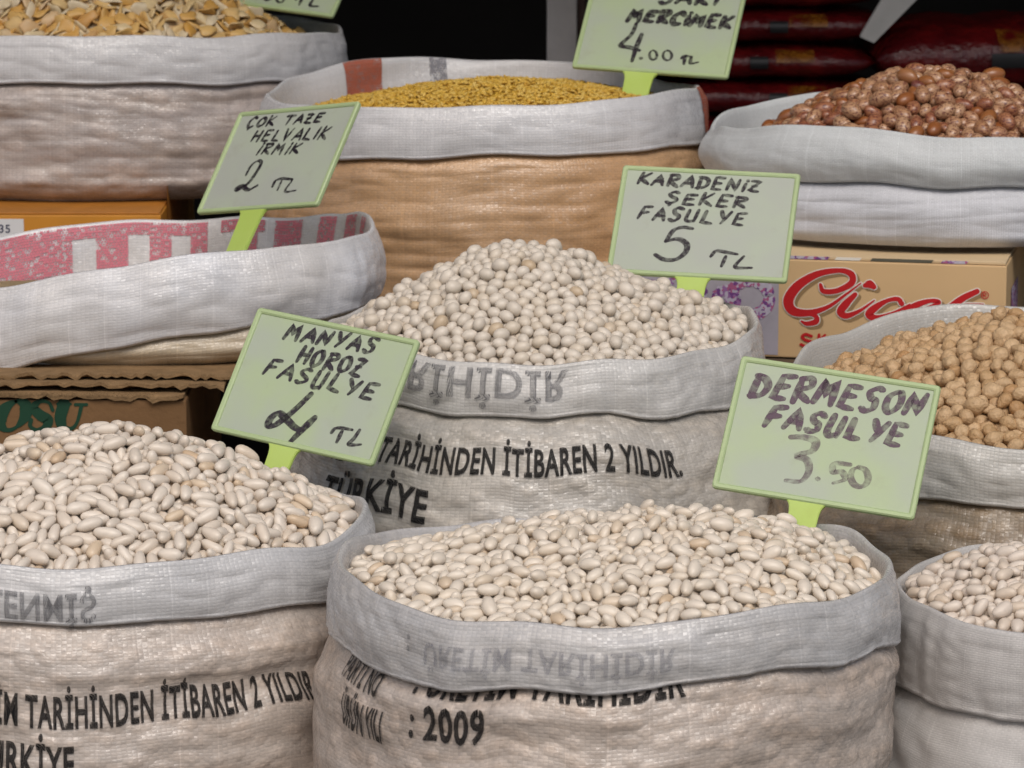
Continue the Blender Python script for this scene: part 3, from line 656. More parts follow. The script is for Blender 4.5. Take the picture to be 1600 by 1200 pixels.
logo = [([(492, 188), (505, 212), (555, 208), (606, 178), (604, 146), (560, 134), (480, 150), (410, 195), (376, 248), (392, 288), (450, 294), (520, 270), (585, 222), (640, 178)], [10, 16, 16, 20, 20, 14, 20, 28, 32, 28, 20, 12, 8, 4]),
        ([(440, 298), (476, 305), (478, 325), (445, 334), (424, 326)], [6, 14, 18, 14, 6]),
        ([(620, 220), (585, 258), (568, 286), (590, 300), (640, 278), (690, 240)], [14, 24, 24, 18, 10, 5]),
        ([(655, 186), (672, 181), (688, 190)], [14, 26, 16]),
        ([(790, 248), (775, 232), (735, 240), (692, 268), (672, 292), (700, 304), (760, 284), (820, 250)], [16, 14, 12, 22, 24, 18, 10, 6]),
        ([(810, 282), (880, 262), (925, 240), (895, 234), (840, 254), (800, 290), (820, 306), (880, 292), (940, 260)], [8, 10, 14, 12, 20, 26, 20, 12, 6]),
        ([(1062, 194), (1010, 222), (955, 268), (925, 305)], [16, 20, 24, 20]), ([(950, 285), (1010, 250), (1060, 246), (1085, 240)], [8, 14, 14, 4]), ([(985, 268), (1010, 295), (1050, 300)], [16, 20, 8])]
for nm, mt, y, gr, sh in (('logo_shadow', m_shade, -.0004, 4, (12, 10)), ('logo_outline', m_whiteink, -.0007, 7, (0, 0)), ('logo_lettering', m_red, -.0010, 0, (0, 0))):
    bm = bmesh.new(); script(bm, logo, y, gr, sh); link(nm, bm_mesh(bm, nm), mt, root)
bm = bmesh.new(); script(bm, [([(1090 + 13 * math.cos(t), 207 + 13 * math.sin(t)) for t in np.linspace(0, 6.283, 13)], [2.4, 2.4]), ([(1085, 214), (1085, 200), (1093, 200), (1094, 206), (1086, 207), (1095, 214)], [2.2, 2.2])], -.0008); link('trademark_sign', bm_mesh(bm, 'trademark_sign'), m_red, root)
bm = bmesh.new(); script(bm, [([(462, 380), (440, 374), (428, 384), (440, 395), (462, 402), (458, 414), (440, 418), (424, 412)], [9, 9]), ([(490, 374), (488, 416)], [9, 9]), ([(490, 394), (512, 374)], [7, 7]), ([(495, 394), (516, 416)], [8, 8])], -.0008); link('small_lettering', bm_mesh(bm, 'small_lettering'), m_red, root)
plane_print('picture_panel', root, [[(.0005, .002), (.128, .002), (.128, tc_h - .002), (.0005, tc_h - .002)]], m_lil, -.0004)
bm = bmesh.new()
for cx_, cz_, r_, w_ in ((.103, .052, .017, .011), (.082, .05, .009, .009), (.045, .058, .016, .010), (.012, .05, .012, .01), (.06, .03, .014, .01)):
    ribbon(bm, [(cx_ + r_ * math.cos(t) * 1.0, cz_ + r_ * math.sin(t) * .9) for t in np.linspace(.4, 6.2, 24)], [w_ * (1 + .15 * math.sin(3 * q)) for q in range(24)], -.0008 - cx_ * 1e-4)
link('flower_wreath', bm_mesh(bm, 'flower_wreath'), m_purple, root)
for nm, mt, x0, x1 in (('flower_strip', m_purple, .135, .172), ('pale_strip', m_whiteink, .176, .20), ('olive_strip', m_olive, .207, .262), ('flower_strip', m_purple, .268, .292)):
    plane_print(nm, root, [[(x0, tc_h + .0006), (x1 - .002, tc_h + .0006), (x1, tc_h + .0032), (x0 + .002, tc_h + .0032)]], mt, .0014)
bm = bmesh.new()
for z0, z1, y0, y1 in ((.02, .06, .05, .12),): bm.faces.new([bm.verts.new(p) for p in ((tc_w + .0006, y0, z0), (tc_w + .0006, y1, z0), (tc_w + .0006, y1, z1), (tc_w + .0006, y0, z1))])
link('flower_strip', bm_mesh(bm, 'flower_strip'), m_purple, root)

# brown corrugated carton with torn flaps and green lettering
m_brown = plain('brown_card', (.19, .105, .048), .8, .12, 30, .2, .0006); m_torn = plain('torn_card_edge', (.22, .14, .072), .9, .2, 60, .1, .001); m_green = plain('green_ink', (.006, .045, .022), .7, .1)
root = empty('brown_carton', (-.64, 3.048, .002)); tag(root, 'brown corrugated carton with torn top flaps and green lettering', 'carton')
bw, bd, bh = .375, .36, .620
link('carton_body', box_mesh('carton_body', 0, bw, 0, bd, 0, bh, .002), m_brown, root)
def torn_flap(name, x0, x1, y0, y1, z, thick, seed, side, lift=0.0, warp=0.0):
    rs = np.random.default_rng(seed); n = 60; bm = bmesh.new(); top, bot = [], []
    prof = np.cumsum(rs.normal(0, 1, n + 1)); prof = (prof - np.linspace(prof[0], prof[-1], n + 1)); prof = prof / (np.abs(prof).max() + 1e-6)
    rows = []
    for i in range(n + 1):
        x = x0 + (x1 - x0) * i / n; e = y0 - .0035 * prof[i] - .003 * rs.uniform(0, 1); row = []
        for k, yy in enumerate((e, e + .006, (e + y1) / 2, y1)):
            zz = z + lift * (1 - k / 3) + warp * math.sin(3.1 * i / n) + (.0012 * rs.normal() if k == 0 else 0); row.append((x, yy, zz))
        rows.append(row)
    T_ = [[bm.verts.new((a, b, c + thick)) for a, b, c in r] for r in rows]; B_ = [[bm.verts.new(p) for p in r] for r in rows]
    for i in range(n):
        for k in range(3):
            bm.faces.new((T_[i][k], T_[i + 1][k], T_[i + 1][k + 1], T_[i][k + 1])); bm.faces.new((B_[i][k], B_[i][k + 1], B_[i + 1][k + 1], B_[i + 1][k]))
        bm.faces.new((B_[i][0], B_[i + 1][0], T_[i + 1][0], T_[i][0]))
    for i in (0, n):
        for k in range(3): bm.faces.new((B_[i][k], B_[i][k + 1], T_[i][k + 1], T_[i][k]) if i else (B_[i][k + 1], B_[i][k], T_[i][k], T_[i][k + 1]))
    return link(name, bm_mesh(bm, name), m_torn, side)
torn_flap('torn_flap', .0, bw - .002, -.004, .15, bh + .001, .0032, 5, root, -.001, .002)
torn_flap('torn_flap', .05, bw + .03, .012, .2, bh + .0055, .0028, 9, root, .002, .002)
torn_flap('torn_flap', .19, bw + .058, .03, .26, bh + .0100, .0026, 15, root, .001, .0025)
m_flute = plain('flute_dark', (.12, .07, .035), .9, .2, 80)
bm = bmesh.new()
pts = [(.0 + i * .0021, bh + .0054 + (.0014 if i % 2 else -.0010)) for i in range(168)]; ribbon(bm, pts, [.0008] * len(pts), -.0052)
link('corrugation', bm_mesh(bm, 'corrugation'), m_torn, root)
bm = bmesh.new(); gx = .375 - (290) * 3.06 / 5956; S_ = 3.06 / 5956
def gp(x, y): return (gx + x * S_, bh + .0085 - (y - 603) * S_)
def gr_strokes(strokes):
    y = -.0006
    for pts, ws in strokes:
        p = smooth_pts([gp(*q) for q in pts], 8); w = np.interp(np.linspace(0, 1, len(p)), np.linspace(0, 1, len(ws)), ws); ribbon(bm, p, [q * 1.25 * S_ for q in w], y); y -= 4e-6
gr_strokes([([(20, 622), (2, 634), (-6, 655), (4, 668), (20, 663), (34, 645), (34, 628), (20, 622)], [4, 15, 17, 6, 4, 15, 17, 4]),
            ([(78, 636), (72, 624), (58, 622), (48, 632), (58, 644), (70, 652), (66, 664), (52, 668), (42, 662), (43, 652)], [5, 4, 5, 12, 14, 14, 10, 5, 5, 6]),
            ([(96, 626), (90, 648), (94, 664), (106, 666), (116, 656), (124, 628)], [16, 15, 12, 5, 4, 5]), ([(86, 626), (106, 626)], [4, 4]), ([(114, 627), (132, 627)], [4, 4]),
            ([(-50, 624), (-62, 666)], [14, 14]), ([(-48, 625), (-22, 634), (-34, 645), (-54, 648)], [5, 12, 8, 4])])
link('green_lettering', bm_mesh(bm, 'green_lettering'), m_green, root)

# orange carton with a white price sticker
m_orange = plain('orange_card', (.52, .22, .025), .5, .07, 20, .4); m_sticker = plain('sticker_white', (.62, .62, .63), .6, .03); m_navy = plain('navy_ink', (.03, .035, .08), .6); m_ochre = plain('ochre_side', (.38, .15, .02), .55, .15, 30)
root = empty('orange_carton', (-.714, 3.595, .6165)); tag(root, 'orange carton with white number sticker under the split bean sack', 'carton')
ow, oh = .380, .0805
link('carton_body', box_mesh('carton_body', 0, ow, 0, .38, 0, oh, .0012), m_orange, root)
link('lid_flap', box_mesh('lid_flap', .001, ow - .0015, .003, .378, oh + .0003, oh + .002, .0006), m_ochre, root)
k = 3.62 / 5956; sx = ow - 250 * k
st = link('number_sticker', box_mesh('number_sticker', sx - .06, sx + 35 * k, -.0007, -.0001, oh - .022, oh - .0035), m_sticker, root)
me = text_mesh('35', .0105, .008, .01); bm = bmesh.new(); bm.from_mesh(me)
for v in bm.verts: v.co = (sx - .0022 + v.co.x, -.0011, oh - .0165 + v.co.y)
link('number', bm_mesh(bm, 'number'), m_navy, st)
bm = bmesh.new(); bm.faces.new([bm.verts.new(p) for p in ((ow + .0006, .06, .03), (ow + .0006, .3, .03), (ow + .0006, .3, .10), (ow + .0006, .06, .10))]); link('side_print', bm_mesh(bm, 'side_print'), m_ochre, root)

# ==================================================================== PRICE SIGNS
def lime(name, a, b, tr=.25, rough=.42):
    t = T(name); pos = t.n('NewGeometry').outputs['Position']
    n = t.ramp(t.noise(pos, 22, 3), .36, .66); grime = t.ramp(t.noise(pos, 48, 5, .65), .58, .78, 0, .35); t.put(t.b.inputs['Base Color'], t.mix(grime, t.mix(n, a, b), tuple(c * .72 * k for c, k in zip(a, (1.05, .95, .85))))); t.b.inputs['Roughness'].default_value = rough
    d = t.n('BsdfTranslucent'); d.inputs[0].default_value = (*b, 1); mx = t.n('MixShader'); mx.inputs[0].default_value = tr
    t.put(mx.inputs[1], t.b.outputs[0]); t.put(mx.inputs[2], d.outputs[0]); t.put(t.out.inputs[0], mx.outputs[0])
    t.put(t.b.inputs['Normal'], t.bump(t.noise(pos, 900, 2), .6, .0001)); return t.m
m_panel = lime('sign_panel_grey_green', (.49, .52, .47), (.51, .57, .46)); m_panel2 = lime('sign_panel_lime', (.48, .54, .44), (.49, .59, .37))
m_rim = lime('sign_rim_lime', (.48, .60, .32), (.51, .63, .35)); m_stake = lime('sign_stake_lime', (.55, .71, .17), (.59, .75, .22), .3)
mk = marker('marker_ink', (.018, .012, .020)); mk_f = marker('faded_marker_ink', (.075, .035, .065), .35, .92, 190); mk_g = marker('washed_marker_ink', (.12, .07, .10), .12, .6, 170)

def sign(label, c, A, B, lines, glyphs, q, stake_len, panel=None, pen=.0019, stake_at=.46, stake_w=.022, mats=None):
    """c centre, A width vector, B downward vector; q: corner quad (tl, tr, br, bl) in drawing units that the artwork uses"""
    A, B, c = Vector(A), Vector(B), Vector(c); w, h = A.length, B.length; ex = A.normalized(); ez = -B; ez = (ez - ex * ez.dot(ex)).normalized(); ey = ez.cross(ex)
    base = c - ez * (h / 2 + stake_len) + ex * (stake_at - .5) * w
    root = empty('price_sign', mat=Matrix(((ex.x, ey.x, ez.x, base.x), (ex.y, ey.y, ez.y, base.y), (ex.z, ey.z, ez.z, base.z), (0, 0, 0, 1)))); tag(root, label, 'sign', 'price signs stuck in the sacks')
    x0, x1, z0, z1 = -stake_at * w, (1 - stake_at) * w, stake_len, stake_len + h
    link('panel', box_mesh('panel', x0 + .001, x1 - .001, -.0008, .0012, z0 + .001, z1 - .001, .0004, 1), panel or m_panel, root)
    bm = bmesh.new(); t = .0042; rr = .003        # moulded rim
    def rect(i, y, rad):
        pts = []
        for cx_, cz_, a0 in ((x1 - i - rad, z1 - i - rad, 0), (x0 + i + rad, z1 - i - rad, 90), (x0 + i + rad, z0 + i + rad, 180), (x1 - i - rad, z0 + i + rad, 270)):
            for s in range(5): a = R(a0 + 22.5 * s); pts.append(bm.verts.new((cx_ + rad * math.cos(a), y, cz_ + rad * math.sin(a))))
        return pts
    rings = [rect(0.0006, .0022, rr), rect(0, .0012, rr), rect(0, -.0014, rr), rect(.0008, -.0024, rr), rect(t - .0012, -.0024, .0012), rect(t, -.0016, .001), rect(t + .0003, -.0007, .001)]
    for a, b in zip(rings, rings[1:]):
        for i in range(20): j = (i + 1) % 20; bm.faces.new((a[i], a[j], b[j], b[i]))
    bmesh.ops.recalc_face_normals(bm, faces=bm.faces[:]); link('rim', bm_mesh(bm, 'rim'), m_rim, root)
    bm = bmesh.new(); sw = stake_w / 2; pr = [(-sw * .72, 0), (sw * .72, 0), (sw * .9, z0 - .008), (sw * .98, z0 - .003), (sw * 1.18, z0 + .0005), (-sw * 1.18, z0 + .0005), (-sw * .98, z0 - .003), (-sw * .9, z0 - .008)]
    f1 = [bm.verts.new((x, -.0015, z)) for x, z in pr]; f2 = [bm.verts.new((x, .0018, z)) for x, z in pr]; bm.faces.new(f1); bm.faces.new(f2[::-1])
    for i in range(8): j = (i + 1) % 8; bm.faces.new((f1[j], f1[i], f2[i], f2[j]))
    bmesh.ops.recalc_face_normals(bm, faces=bm.faces[:]); bmesh.ops.bevel(bm, geom=bm.edges[:], offset=.0006, segments=2, affect='EDGES'); link('stake', bm_mesh(bm, 'stake'), m_stake, root)
    tl, tr, br, bl = [np.array(p, float) for p in q]; a = ((tr - tl) + (br - bl)) / 2; b = ((bl - tl) + (br - tr)) / 2; det = a[0] * b[1] - a[1] * b[0]
    def st(p): d = np.array(p, float) - tl; s = (d[0] * b[1] - d[1] * b[0]) / det; v = (a[0] * d[1] - a[1] * d[0]) / det; return x0 + s * w, z1 - v * h
    mats = mats or [mk, mk]; rnd = random.Random(hash(len(label)) + len(lines))
    for txt, p0, p1, hh, pw in lines:
        (ax, az), (bx_, bz) = st(p0), st(p1); bm = bmesh.new(); hand_line(bm, txt, ax, bx_, az, bz, hh / np.hypot(*b) * h, pw, -.00095, rnd=rnd); link('handwritten_line', bm_mesh(bm, 'handwritten_line'), mats[0], root)
    bm = bmesh.new(); y = -.00095
    for pts, wa, wb in glyphs:
        p = [st(v) for v in pts]; p = smooth_pts(p, 7) if len(p) > 2 else [np.array(p[0]) * (1 - s) + np.array(p[1]) * s for s in (0, .3, .6, 1)] if len(p) == 2 else p
        y -= 2e-6; ribbon(bm, p, list(np.interp(np.linspace(0, 1, len(p)), [0, .25, .7, 1], [wa * .8, wa, wb, wb * .7])) if len(p) > 1 else [wa], y, nib=R(30))
    link('handwritten_price', bm_mesh(bm, 'handwritten_price'), mats[-1], root); return root
def ell(cx_, cy_, rx_, ry_): return [(cx_ + rx_ * math.sin(t), cy_ - ry_ * math.cos(t)) for t in np.linspace(0, 6.283, 9)]

sign('lime sign reading MANYAS HOROZ FASULYE 4 TL among long white beans', (-.1486, 2.8315, .6736), (.1255, -.0647, -.0148), (-.0346, -.0473, -.0864),
     [('MANYAS', (490, 240), (1105, 350), 98, .0034), ('HOROZ', (575, 400), (1020, 505), 105, .0034), ('FASULYE', (350, 480), (1110, 662), 108, .0034)],
     [([(690, 615), (600, 705), (520, 775), (450, 822), (412, 818), (430, 770), (480, 742), (535, 785), (590, 835), (640, 850), (672, 820)], .0056, .0054), ([(720, 772), (640, 850), (548, 945)], .0062, .0048),
      ([(835, 868), (858, 842), (900, 838), (972, 850)], .0032, .0032), ([(905, 858), (872, 930)], .0032, .0032), ([(1020, 852), (985, 905), (952, 940), (985, 948), (1032, 944)], .0032, .0032)],
     [(310, 35), (1395, 255), (1115, 1085), (15, 840)], .065, m_panel2, stake_w=.024)
sign('pale sign reading ÇOK TAZE HELVALIK İRMİK 2 TL in the semolina sack', (-.2021, 3.2803, .7904), (.11, -.0933, .0201), (-.0352, -.0591, -.082),
     [('ÇOK TAZE', (390, 172), (1020, 160), 80, .0029), ('HELVALIK', (435, 290), (1065, 300), 92, .0029), ('İRMİK', (485, 400), (840, 410), 88, .0029)],
     [([(415, 565), (450, 495), (505, 455), (535, 470), (510, 530), (440, 630), (360, 682), (345, 668), (390, 655), (440, 688), (515, 655)], .0032, .0048), ([(640, 668), (665, 622), (720, 608), (800, 618)], .0032, .0032), ([(715, 622), (682, 700)], .0023, .0023), ([(800, 625), (745, 712), (832, 708)], .0024, .0024)],
     [(335, 45), (1330, 15), (1010, 835), (20, 870)], .075, m_panel, stake_w=.028, stake_at=.475)
sign('pale sign reading KARADENİZ ŞEKER FASULYE 5 TL in the round beans', (.1592, 3.1313, .7546), (.147, -.0271, -.0041), (-.0159, -.0741, -.0796),
     [('KARADENİZ', (315, 205), (1210, 272), 84, .0033), ('ŞEKER', (515, 350), (1110, 390), 84, .0033), ('FASULYE', (305, 468), (1095, 518), 92, .0033)],
     [([(708, 545), (640, 535), (570, 560), (512, 640)], .0036, .0044), ([(512, 640), (600, 622), (662, 660), (652, 720), (585, 772), (500, 776), (435, 740)], .0044, .0046), ([(832, 752), (870, 712), (930, 718), (1022, 736)], .0034, .0034), ([(940, 752), (905, 825)], .0032, .0032), ([(1068, 752), (1003, 830), (1122, 836)], .0032, .0032)],
     [(220, 65), (1490, 140), (1365, 945), (60, 875)], .07, m_panel, stake_w=.026, stake_at=.48)
sign('lime sign with faded writing DERMESON FASULYE 3.50 in oval beans', (.2246, 2.6675, .6669), (.1409, -.0335, -.0163), (-.0244, -.0619, -.084),
     [('DERMESON', (305, 322), (1395, 458), 150, .0052), ('FASULYE', (390, 515), (1265, 652), 125, .0050)],
     [([(560, 592), (640, 592), (715, 620), (690, 680), (595, 708), (655, 740), (662, 810), (610, 872), (515, 868)], .0055, .0048), ([(712, 858), (722, 858)], .0046, .0046), ([(925, 768), (830, 760), (815, 812), (870, 815), (885, 860), (810, 885)], .0044, .0044), (ell(978, 845, 55, 62), .0044, .0044)],
     [(275, 65), (1525, 255), (1300, 1115), (40, 900)], .06, m_panel2, stake_w=.024, stake_at=.47, mats=[mk_f, mk_g])
sign('lime sign reading MERCİMEK 4.00 TL in the yellow lentils', (0.1423, 3.661, 0.869), (0.1475, -0.0374, -0.0068), (-0.0227, -0.0752, -0.0798),
     [('SARI', (800, 12), (1290, 45), 110, .0050), ('MERCİMEK', (540, 165), (1390, 255), 105, .0054)],
     [([(612, 195), (570, 290), (478, 385), (545, 405), (630, 435)], .0040, .0050), ([(655, 292), (610, 400), (568, 530)], .0046, .0042), ([(640, 503), (648, 505)], .0044, .0044), (ell(745, 478, 30, 42), .0024, .0024), (ell(862, 483, 36, 44), .0024, .0024), ([(975, 512), (1000, 490), (1045, 496)], .0032, .0032), ([(1008, 495), (994, 562)], .0032, .0032), ([(1058, 500), (1050, 556), (1112, 548)], .0032, .0032)],
     [(265, -225), (1545, -105), (1350, 695), (70, 575)], .075, m_panel2, stake_w=.03, stake_at=.44)
sign('lime sign ending in 00 TL standing in the split beans', (-0.2446, 3.9148, 0.9213), (0.1735, -0.0697, -0.0177), (-0.0445, -0.0858, -0.0986),
     [], [(ell(422, -2, 7, 9), .0024, .0024), (ell(442, 2, 7, 9), .0024, .0024), ([(405, 2), (407, 3)], .0032, .0032), ([(466, 7), (474, 1), (488, 4)], .0032, .0032), ([(477, 3), (472, 15)], .0032, .0032), ([(494, 6), (489, 17), (502, 19)], .0032, .0032)],
     [(328, -180), (593, -134), (525, 38), (260, -8)], .09, m_panel2, stake_w=.026, stake_at=.5)

# ==================================================================== SHOP BACKGROUND
m_post = plain('post_paint', (.66, .63, .61), .7, .15, 14, .3, .0008); m_postside = m_post
root = empty('door_post', (.0605, 4.62, .012)); tag(root, 'grey painted post beside the red packets', 'post')
o = link('post_face', box_mesh('post_face', -.018, .018, -.02, .05, 0, 2.28, .002), m_post, root)
m_brownstrip = plain('post_edge_brown', (.09, .055, .045), .7, .2, 20)
link('post_edge', box_mesh('post_edge', .0183, .028, -.012, .05, 0, 2.28, .001), m_brownstrip, root)
t = T('red_film'); pos = t.n('NewGeometry').outputs['Position']
t.put(t.b.inputs['Base Color'], t.mix(t.ramp(t.noise(pos, 26, 4), .4, .7), (.085, .004, .006), (.16, .008, .008))); t.b.inputs['Roughness'].default_value = .22
t.put(t.b.inputs['Normal'], t.bump(t.noise(pos, 70, 4, .6), .7, .006)); m_film = t.m
m_yel = marker('packet_yellow', (.30, .11, .008), .0, .8, 60); m_blk = plain('packet_black', (.012, .012, .014), .4); m_shelf = plain('shelf_wood', (.06, .045, .035), .8, .2, 10)
root = empty('packet_shelf', (.46, 4.62, .012)); tag(root, 'dark shelf unit behind the stall holding red packets', 'shelf')
for nm, b in (('shelf_board', (.10, 1.1, 4.44, 4.82, .625, .645)), ('side_panel', (.093, .0998, 4.44, 4.82, .012, 1.5)), ('side_panel', (1.1002, 1.107, 4.44, 4.82, .012, 1.5))):
    o = link(nm, box_mesh(nm, *b, bevel=.001), m_shelf, root); o.location = -root.location
def packet(x, y, z, L, D, Hh, rz, seed, label, blocks):
    rs = np.random.default_rng(seed); n, m = 34, 18; V = []
    for i in range(n + 1):
        u = -1 + 2 * i / n; e = (1 - abs(u) ** 5) ** .5 if abs(u) < 1 else 0
        for k in range(m):
            a = 2 * math.pi * k / m; cc, ss = math.cos(a), math.sin(a); py = math.copysign(abs(cc) ** .7, cc); pz = math.copysign(abs(ss) ** .8, ss)
            q = 1 + .05 * math.sin(9 * u + 2 * a + seed) + .03 * rs.normal()
            V.append((u * L / 2, py * D / 2 * (.9 + .1 * e), pz * Hh / 2 * max(e, .05) * q))
    f = [(i * m + k, (i + 1) * m + k, (i + 1) * m + (k + 1) % m, i * m + (k + 1) % m) for i in range(n) for k in range(m)]
    root = empty('red_packet', mat=Matrix.Translation((x, y, z)) @ Matrix.Rotation(rz, 4, 'Z')); tag(root, label, 'packet', 'red packets stacked behind the stall')
    V = np.array(V); V[:, 2] += Hh / 2; link('film_bag', mesh_np('film_bag', V, np.array(f).ravel(), np.arange(len(f)) * 4), m_film, root)
    for nm, mt, x0, x1, z0, z1 in blocks:
        bm = bmesh.new(); gv = []
        for i in range(9):
            xx = x0 + (x1 - x0) * i / 8; row = []
            for k in range(7):
                zz = z0 + (z1 - z0) * k / 6; pz = abs(2 * zz); cc = math.sqrt(max(0, 1 - min(1, pz ** (1 / .8)) ** 2)); row.append(bm.verts.new((xx * L / 2, -(cc ** .7) * D / 2 * 1.03 - .002, Hh / 2 + zz * Hh)))
            gv.append(row)
        for i in range(8):
            for k in range(6): bm.faces.new((gv[i][k], gv[i + 1][k], gv[i + 1][k + 1], gv[i][k + 1]))
        link(nm, bm_mesh(bm, nm), mt, root, True)
zz = .6455; hs = [.046, .043, .044, .042, .044, .045]
lab = ['red glossy packet at the bottom of the stack beside the post', 'red glossy packet second up in the stack beside the post', 'red glossy packet third up in the stack beside the post', 'red glossy packet fourth up in the stack beside the post', 'red glossy packet fifth up in the stack beside the post']
for i in range(5):
    packet(.285 + .008 * math.sin(i * 2.3), 4.56, zz, .30, .2, hs[i], R(2 * math.sin(i * 3)), 30 + i, lab[i], [('black_panel', m_blk, .02 + .05 * i % .1, .16 + .05 * i % .1, -.12, .2), ('yellow_print', m_yel, .22, .52, .05, .36), ('pale_panel', m_post, -.72, -.62, -.2, .1)]); zz += hs[i] - .001
packet(.60, 4.56, .6455, .34, .24, .075, R(-3), 41, 'lower of two wide red packets behind the speckled beans', [('black_panel', m_blk, -.2, .05, -.1, .15)])
packet(.595, 4.56, .719, .35, .25, .085, R(3), 42, 'upper of two wide red packets behind the speckled beans', [('yellow_print', m_yel, -.2, .3, .12, .4), ('black_panel', m_blk, -.25, 0, -.1, .1)])
bm = bmesh.new(); vs = [bm.verts.new(p) for p in ((.402, 4.40, .792), (.418, 4.40, .785), (.475, 4.42, .84), (.435, 4.42, .845), (.402, 4.403, .794), (.418, 4.403, .787), (.475, 4.423, .842), (.435, 4.423, .847))]
for f in ((0, 1, 2, 3), (7, 6, 5, 4), (0, 4, 5, 1), (1, 5, 6, 2), (2, 6, 7, 3), (3, 7, 4, 0)): bm.faces.new([vs[i] for i in f])
tag(link('paper_flap', bm_mesh(bm, 'paper_flap'), plain('grey_paper', (.45, .44, .42), .8)), 'grey paper flap lying across the red packets', 'paper')

# ==================================================================== CONTENTS
w_ramp = [(0, (.67, .59, .505)), (.45, (.72, .645, .56)), (.84, (.67, .58, .485)), (.96, (.64, .51, .37)), (1, (.56, .41, .27))]
m_long = bean_mat('long_bean_skin', w_ramp, .37, sss=.0); m_oval = bean_mat('oval_bean_skin', [(0, (.69, .61, .515)), (.5, (.73, .655, .56)), (.92, (.68, .585, .47)), (1, (.58, .44, .30))], .37)
m_small = bean_mat('small_bean_skin', [(0, (.66, .57, .49)), (.6, (.69, .61, .53)), (1, (.60, .49, .38))], .45); m_round = bean_mat('round_bean_skin', [(0, (.60, .535, .455)), (.6, (.66, .595, .515)), (.95, (.60, .52, .42)), (1, (.50, .38, .25))], .42)
m_pea = bean_mat('chickpea_skin', [(0, (.53, .35, .19)), (.5, (.59, .41, .235)), (.85, (.50, .32, .16)), (1, (.42, .23, .095))], .55, bump=.0016, fleck=.14)
m_speck = bean_mat('speckled_bean_skin', [(0, (.24, .075, .02)), (.13, (.27, .10, .03)), (.16, (.40, .215, .115)), (.55, (.48, .29, .17)), (.8, (.36, .16, .08)), (.97, (.26, .09, .045)), (1, (.10, .02, .03))], .32, streak=((.11, .026, .022), .9), spec=.6)
m_split = bean_mat('split_bean_skin', [(0, (.52, .27, .05)), (.3, (.60, .38, .13)), (.6, (.60, .46, .25)), (.85, (.62, .53, .38)), (1, (.50, .24, .04))], .5, fleck=.08)
m_lentil = bean_mat('lentil_skin', [(0, (.52, .30, .03)), (.5, (.62, .39, .06)), (1, (.66, .47, .13))], .5)

heap(s1, dict(name='long_bean', label='long white bean in the heap under the MANYAS HOROZ sign', cat='bean', group='long white beans', stuff_name='white_beans', stuff_label='mass of long white beans filling the sack under the MANYAS sign', L=.0170, W=.0083, H=.0079, kind='long', mat=m_long, hl=.0043, r=.0040, foot=.000124), .072, .35, (.03, 0), seed=3)
heap(s2, dict(name='oval_bean', label='flat oval white bean in the 2009 sack under the DERMESON sign', cat='bean', group='oval white beans', stuff_name='white_beans', stuff_label='mass of flat oval white beans filling the 2009 sack', L=.0140, W=.0087, H=.0070, kind='oval', mat=m_oval, hl=.0029, r=.0039, foot=.000096, roll=.7), .034, .6, (.06, .02), drop=.006, seed=4)
heap(s3, dict(name='small_bean', label='small slim white bean in the plain grey sack', cat='bean', group='small white beans', stuff_name='white_beans', stuff_label='mass of small slim white beans filling the plain grey sack', L=.0135, W=.0080, H=.0074, kind='long', mat=m_small, hl=.0029, r=.0039, foot=.000088), .028, .5, (0, 0), drop=.001, seed=5)
heap(s4, dict(name='round_bean', label='round white bean in the heap under the KARADENİZ ŞEKER sign', cat='bean', group='round white beans', stuff_name='white_beans', stuff_label='mass of round white beans filling the sack under the KARADENİZ sign', L=.0120, W=.0097, H=.0092, kind='round', mat=m_round, hl=.0012, r=.0047, foot=.000093), .070, .16, (-.024, 0), seed=6)
heap(s5, dict(name='chickpea', label='brown wrinkled chickpea in the open chickpea sack', cat='chickpea', group='chickpeas', stuff_name='chickpeas', stuff_label='mass of brown chickpeas filling their sack', L=.0130, W=.0117, H=.0114, kind='pea', mat=m_pea, hl=.0006, r=.0057, foot=.000128), .076, .32, (.03, .02), drop=.015, seed=7, inset=.016)
heap(s7, dict(name='split_bean', label='flat yellow split bean in the sack on the orange carton', cat='bean', group='flat split beans', stuff_name='split_beans', stuff_label='mass of flat yellow split beans filling their sack', L=.0200, W=.0135, H=.0056, kind='split', mat=m_split, hl=.0046, r=.0034, foot=.00017, roll=1.0), .122, .2, (-.01, 0), drop=.02, seed=8, inset=.02)
heap(s9, dict(name='speckled_bean', label='speckled brown bean in the white matt sack on the tan carton', cat='bean', group='speckled beans', stuff_name='speckled_beans', stuff_label='mass of speckled brown beans filling the white matt sack', L=.0190, W=.0134, H=.0122, kind='oval', mat=m_speck, hl=.0032, r=.0060, foot=.00021), .077, .3, (-.02, 0), drop=.016, seed=9, inset=.03)

# yellow lentils: far too small to pick apart
s = s8; n = 9500; rs = np.random.default_rng(12); th = rs.uniform(0, 6.2832, n); rho = np.sqrt(rs.uniform(0, 1, n)); lx, ly = s.c[0] + (s.rx - .014) * rho * np.cos(th), s.c[1] + (s.ry - .014) * rho * np.sin(th)
def lz(x, y): q = np.hypot((x - s.c[0] - .022) / (s.rx * .86), (y - s.c[1]) / (s.ry - .012)); return s.c[2] - .012 + .026 * (1 - q ** 1.7) + .0012 * np.sin(x * 90) * np.sin(y * 70)
sh = []
for i, ph in enumerate((0, .25, .5, .75, 1)):
    q = math.pi * ph; k = 1 if i in (0, 4) else 6
    for j in range(k): a = 6.2832 * j / max(k, 1); sh.append((-.5 * math.cos(q), .5 * math.sin(q) * math.cos(a), .5 * math.sin(q) * math.sin(a)))
sh = np.array(sh) * (.0062, .0036, .0022); fl = []; fs = []
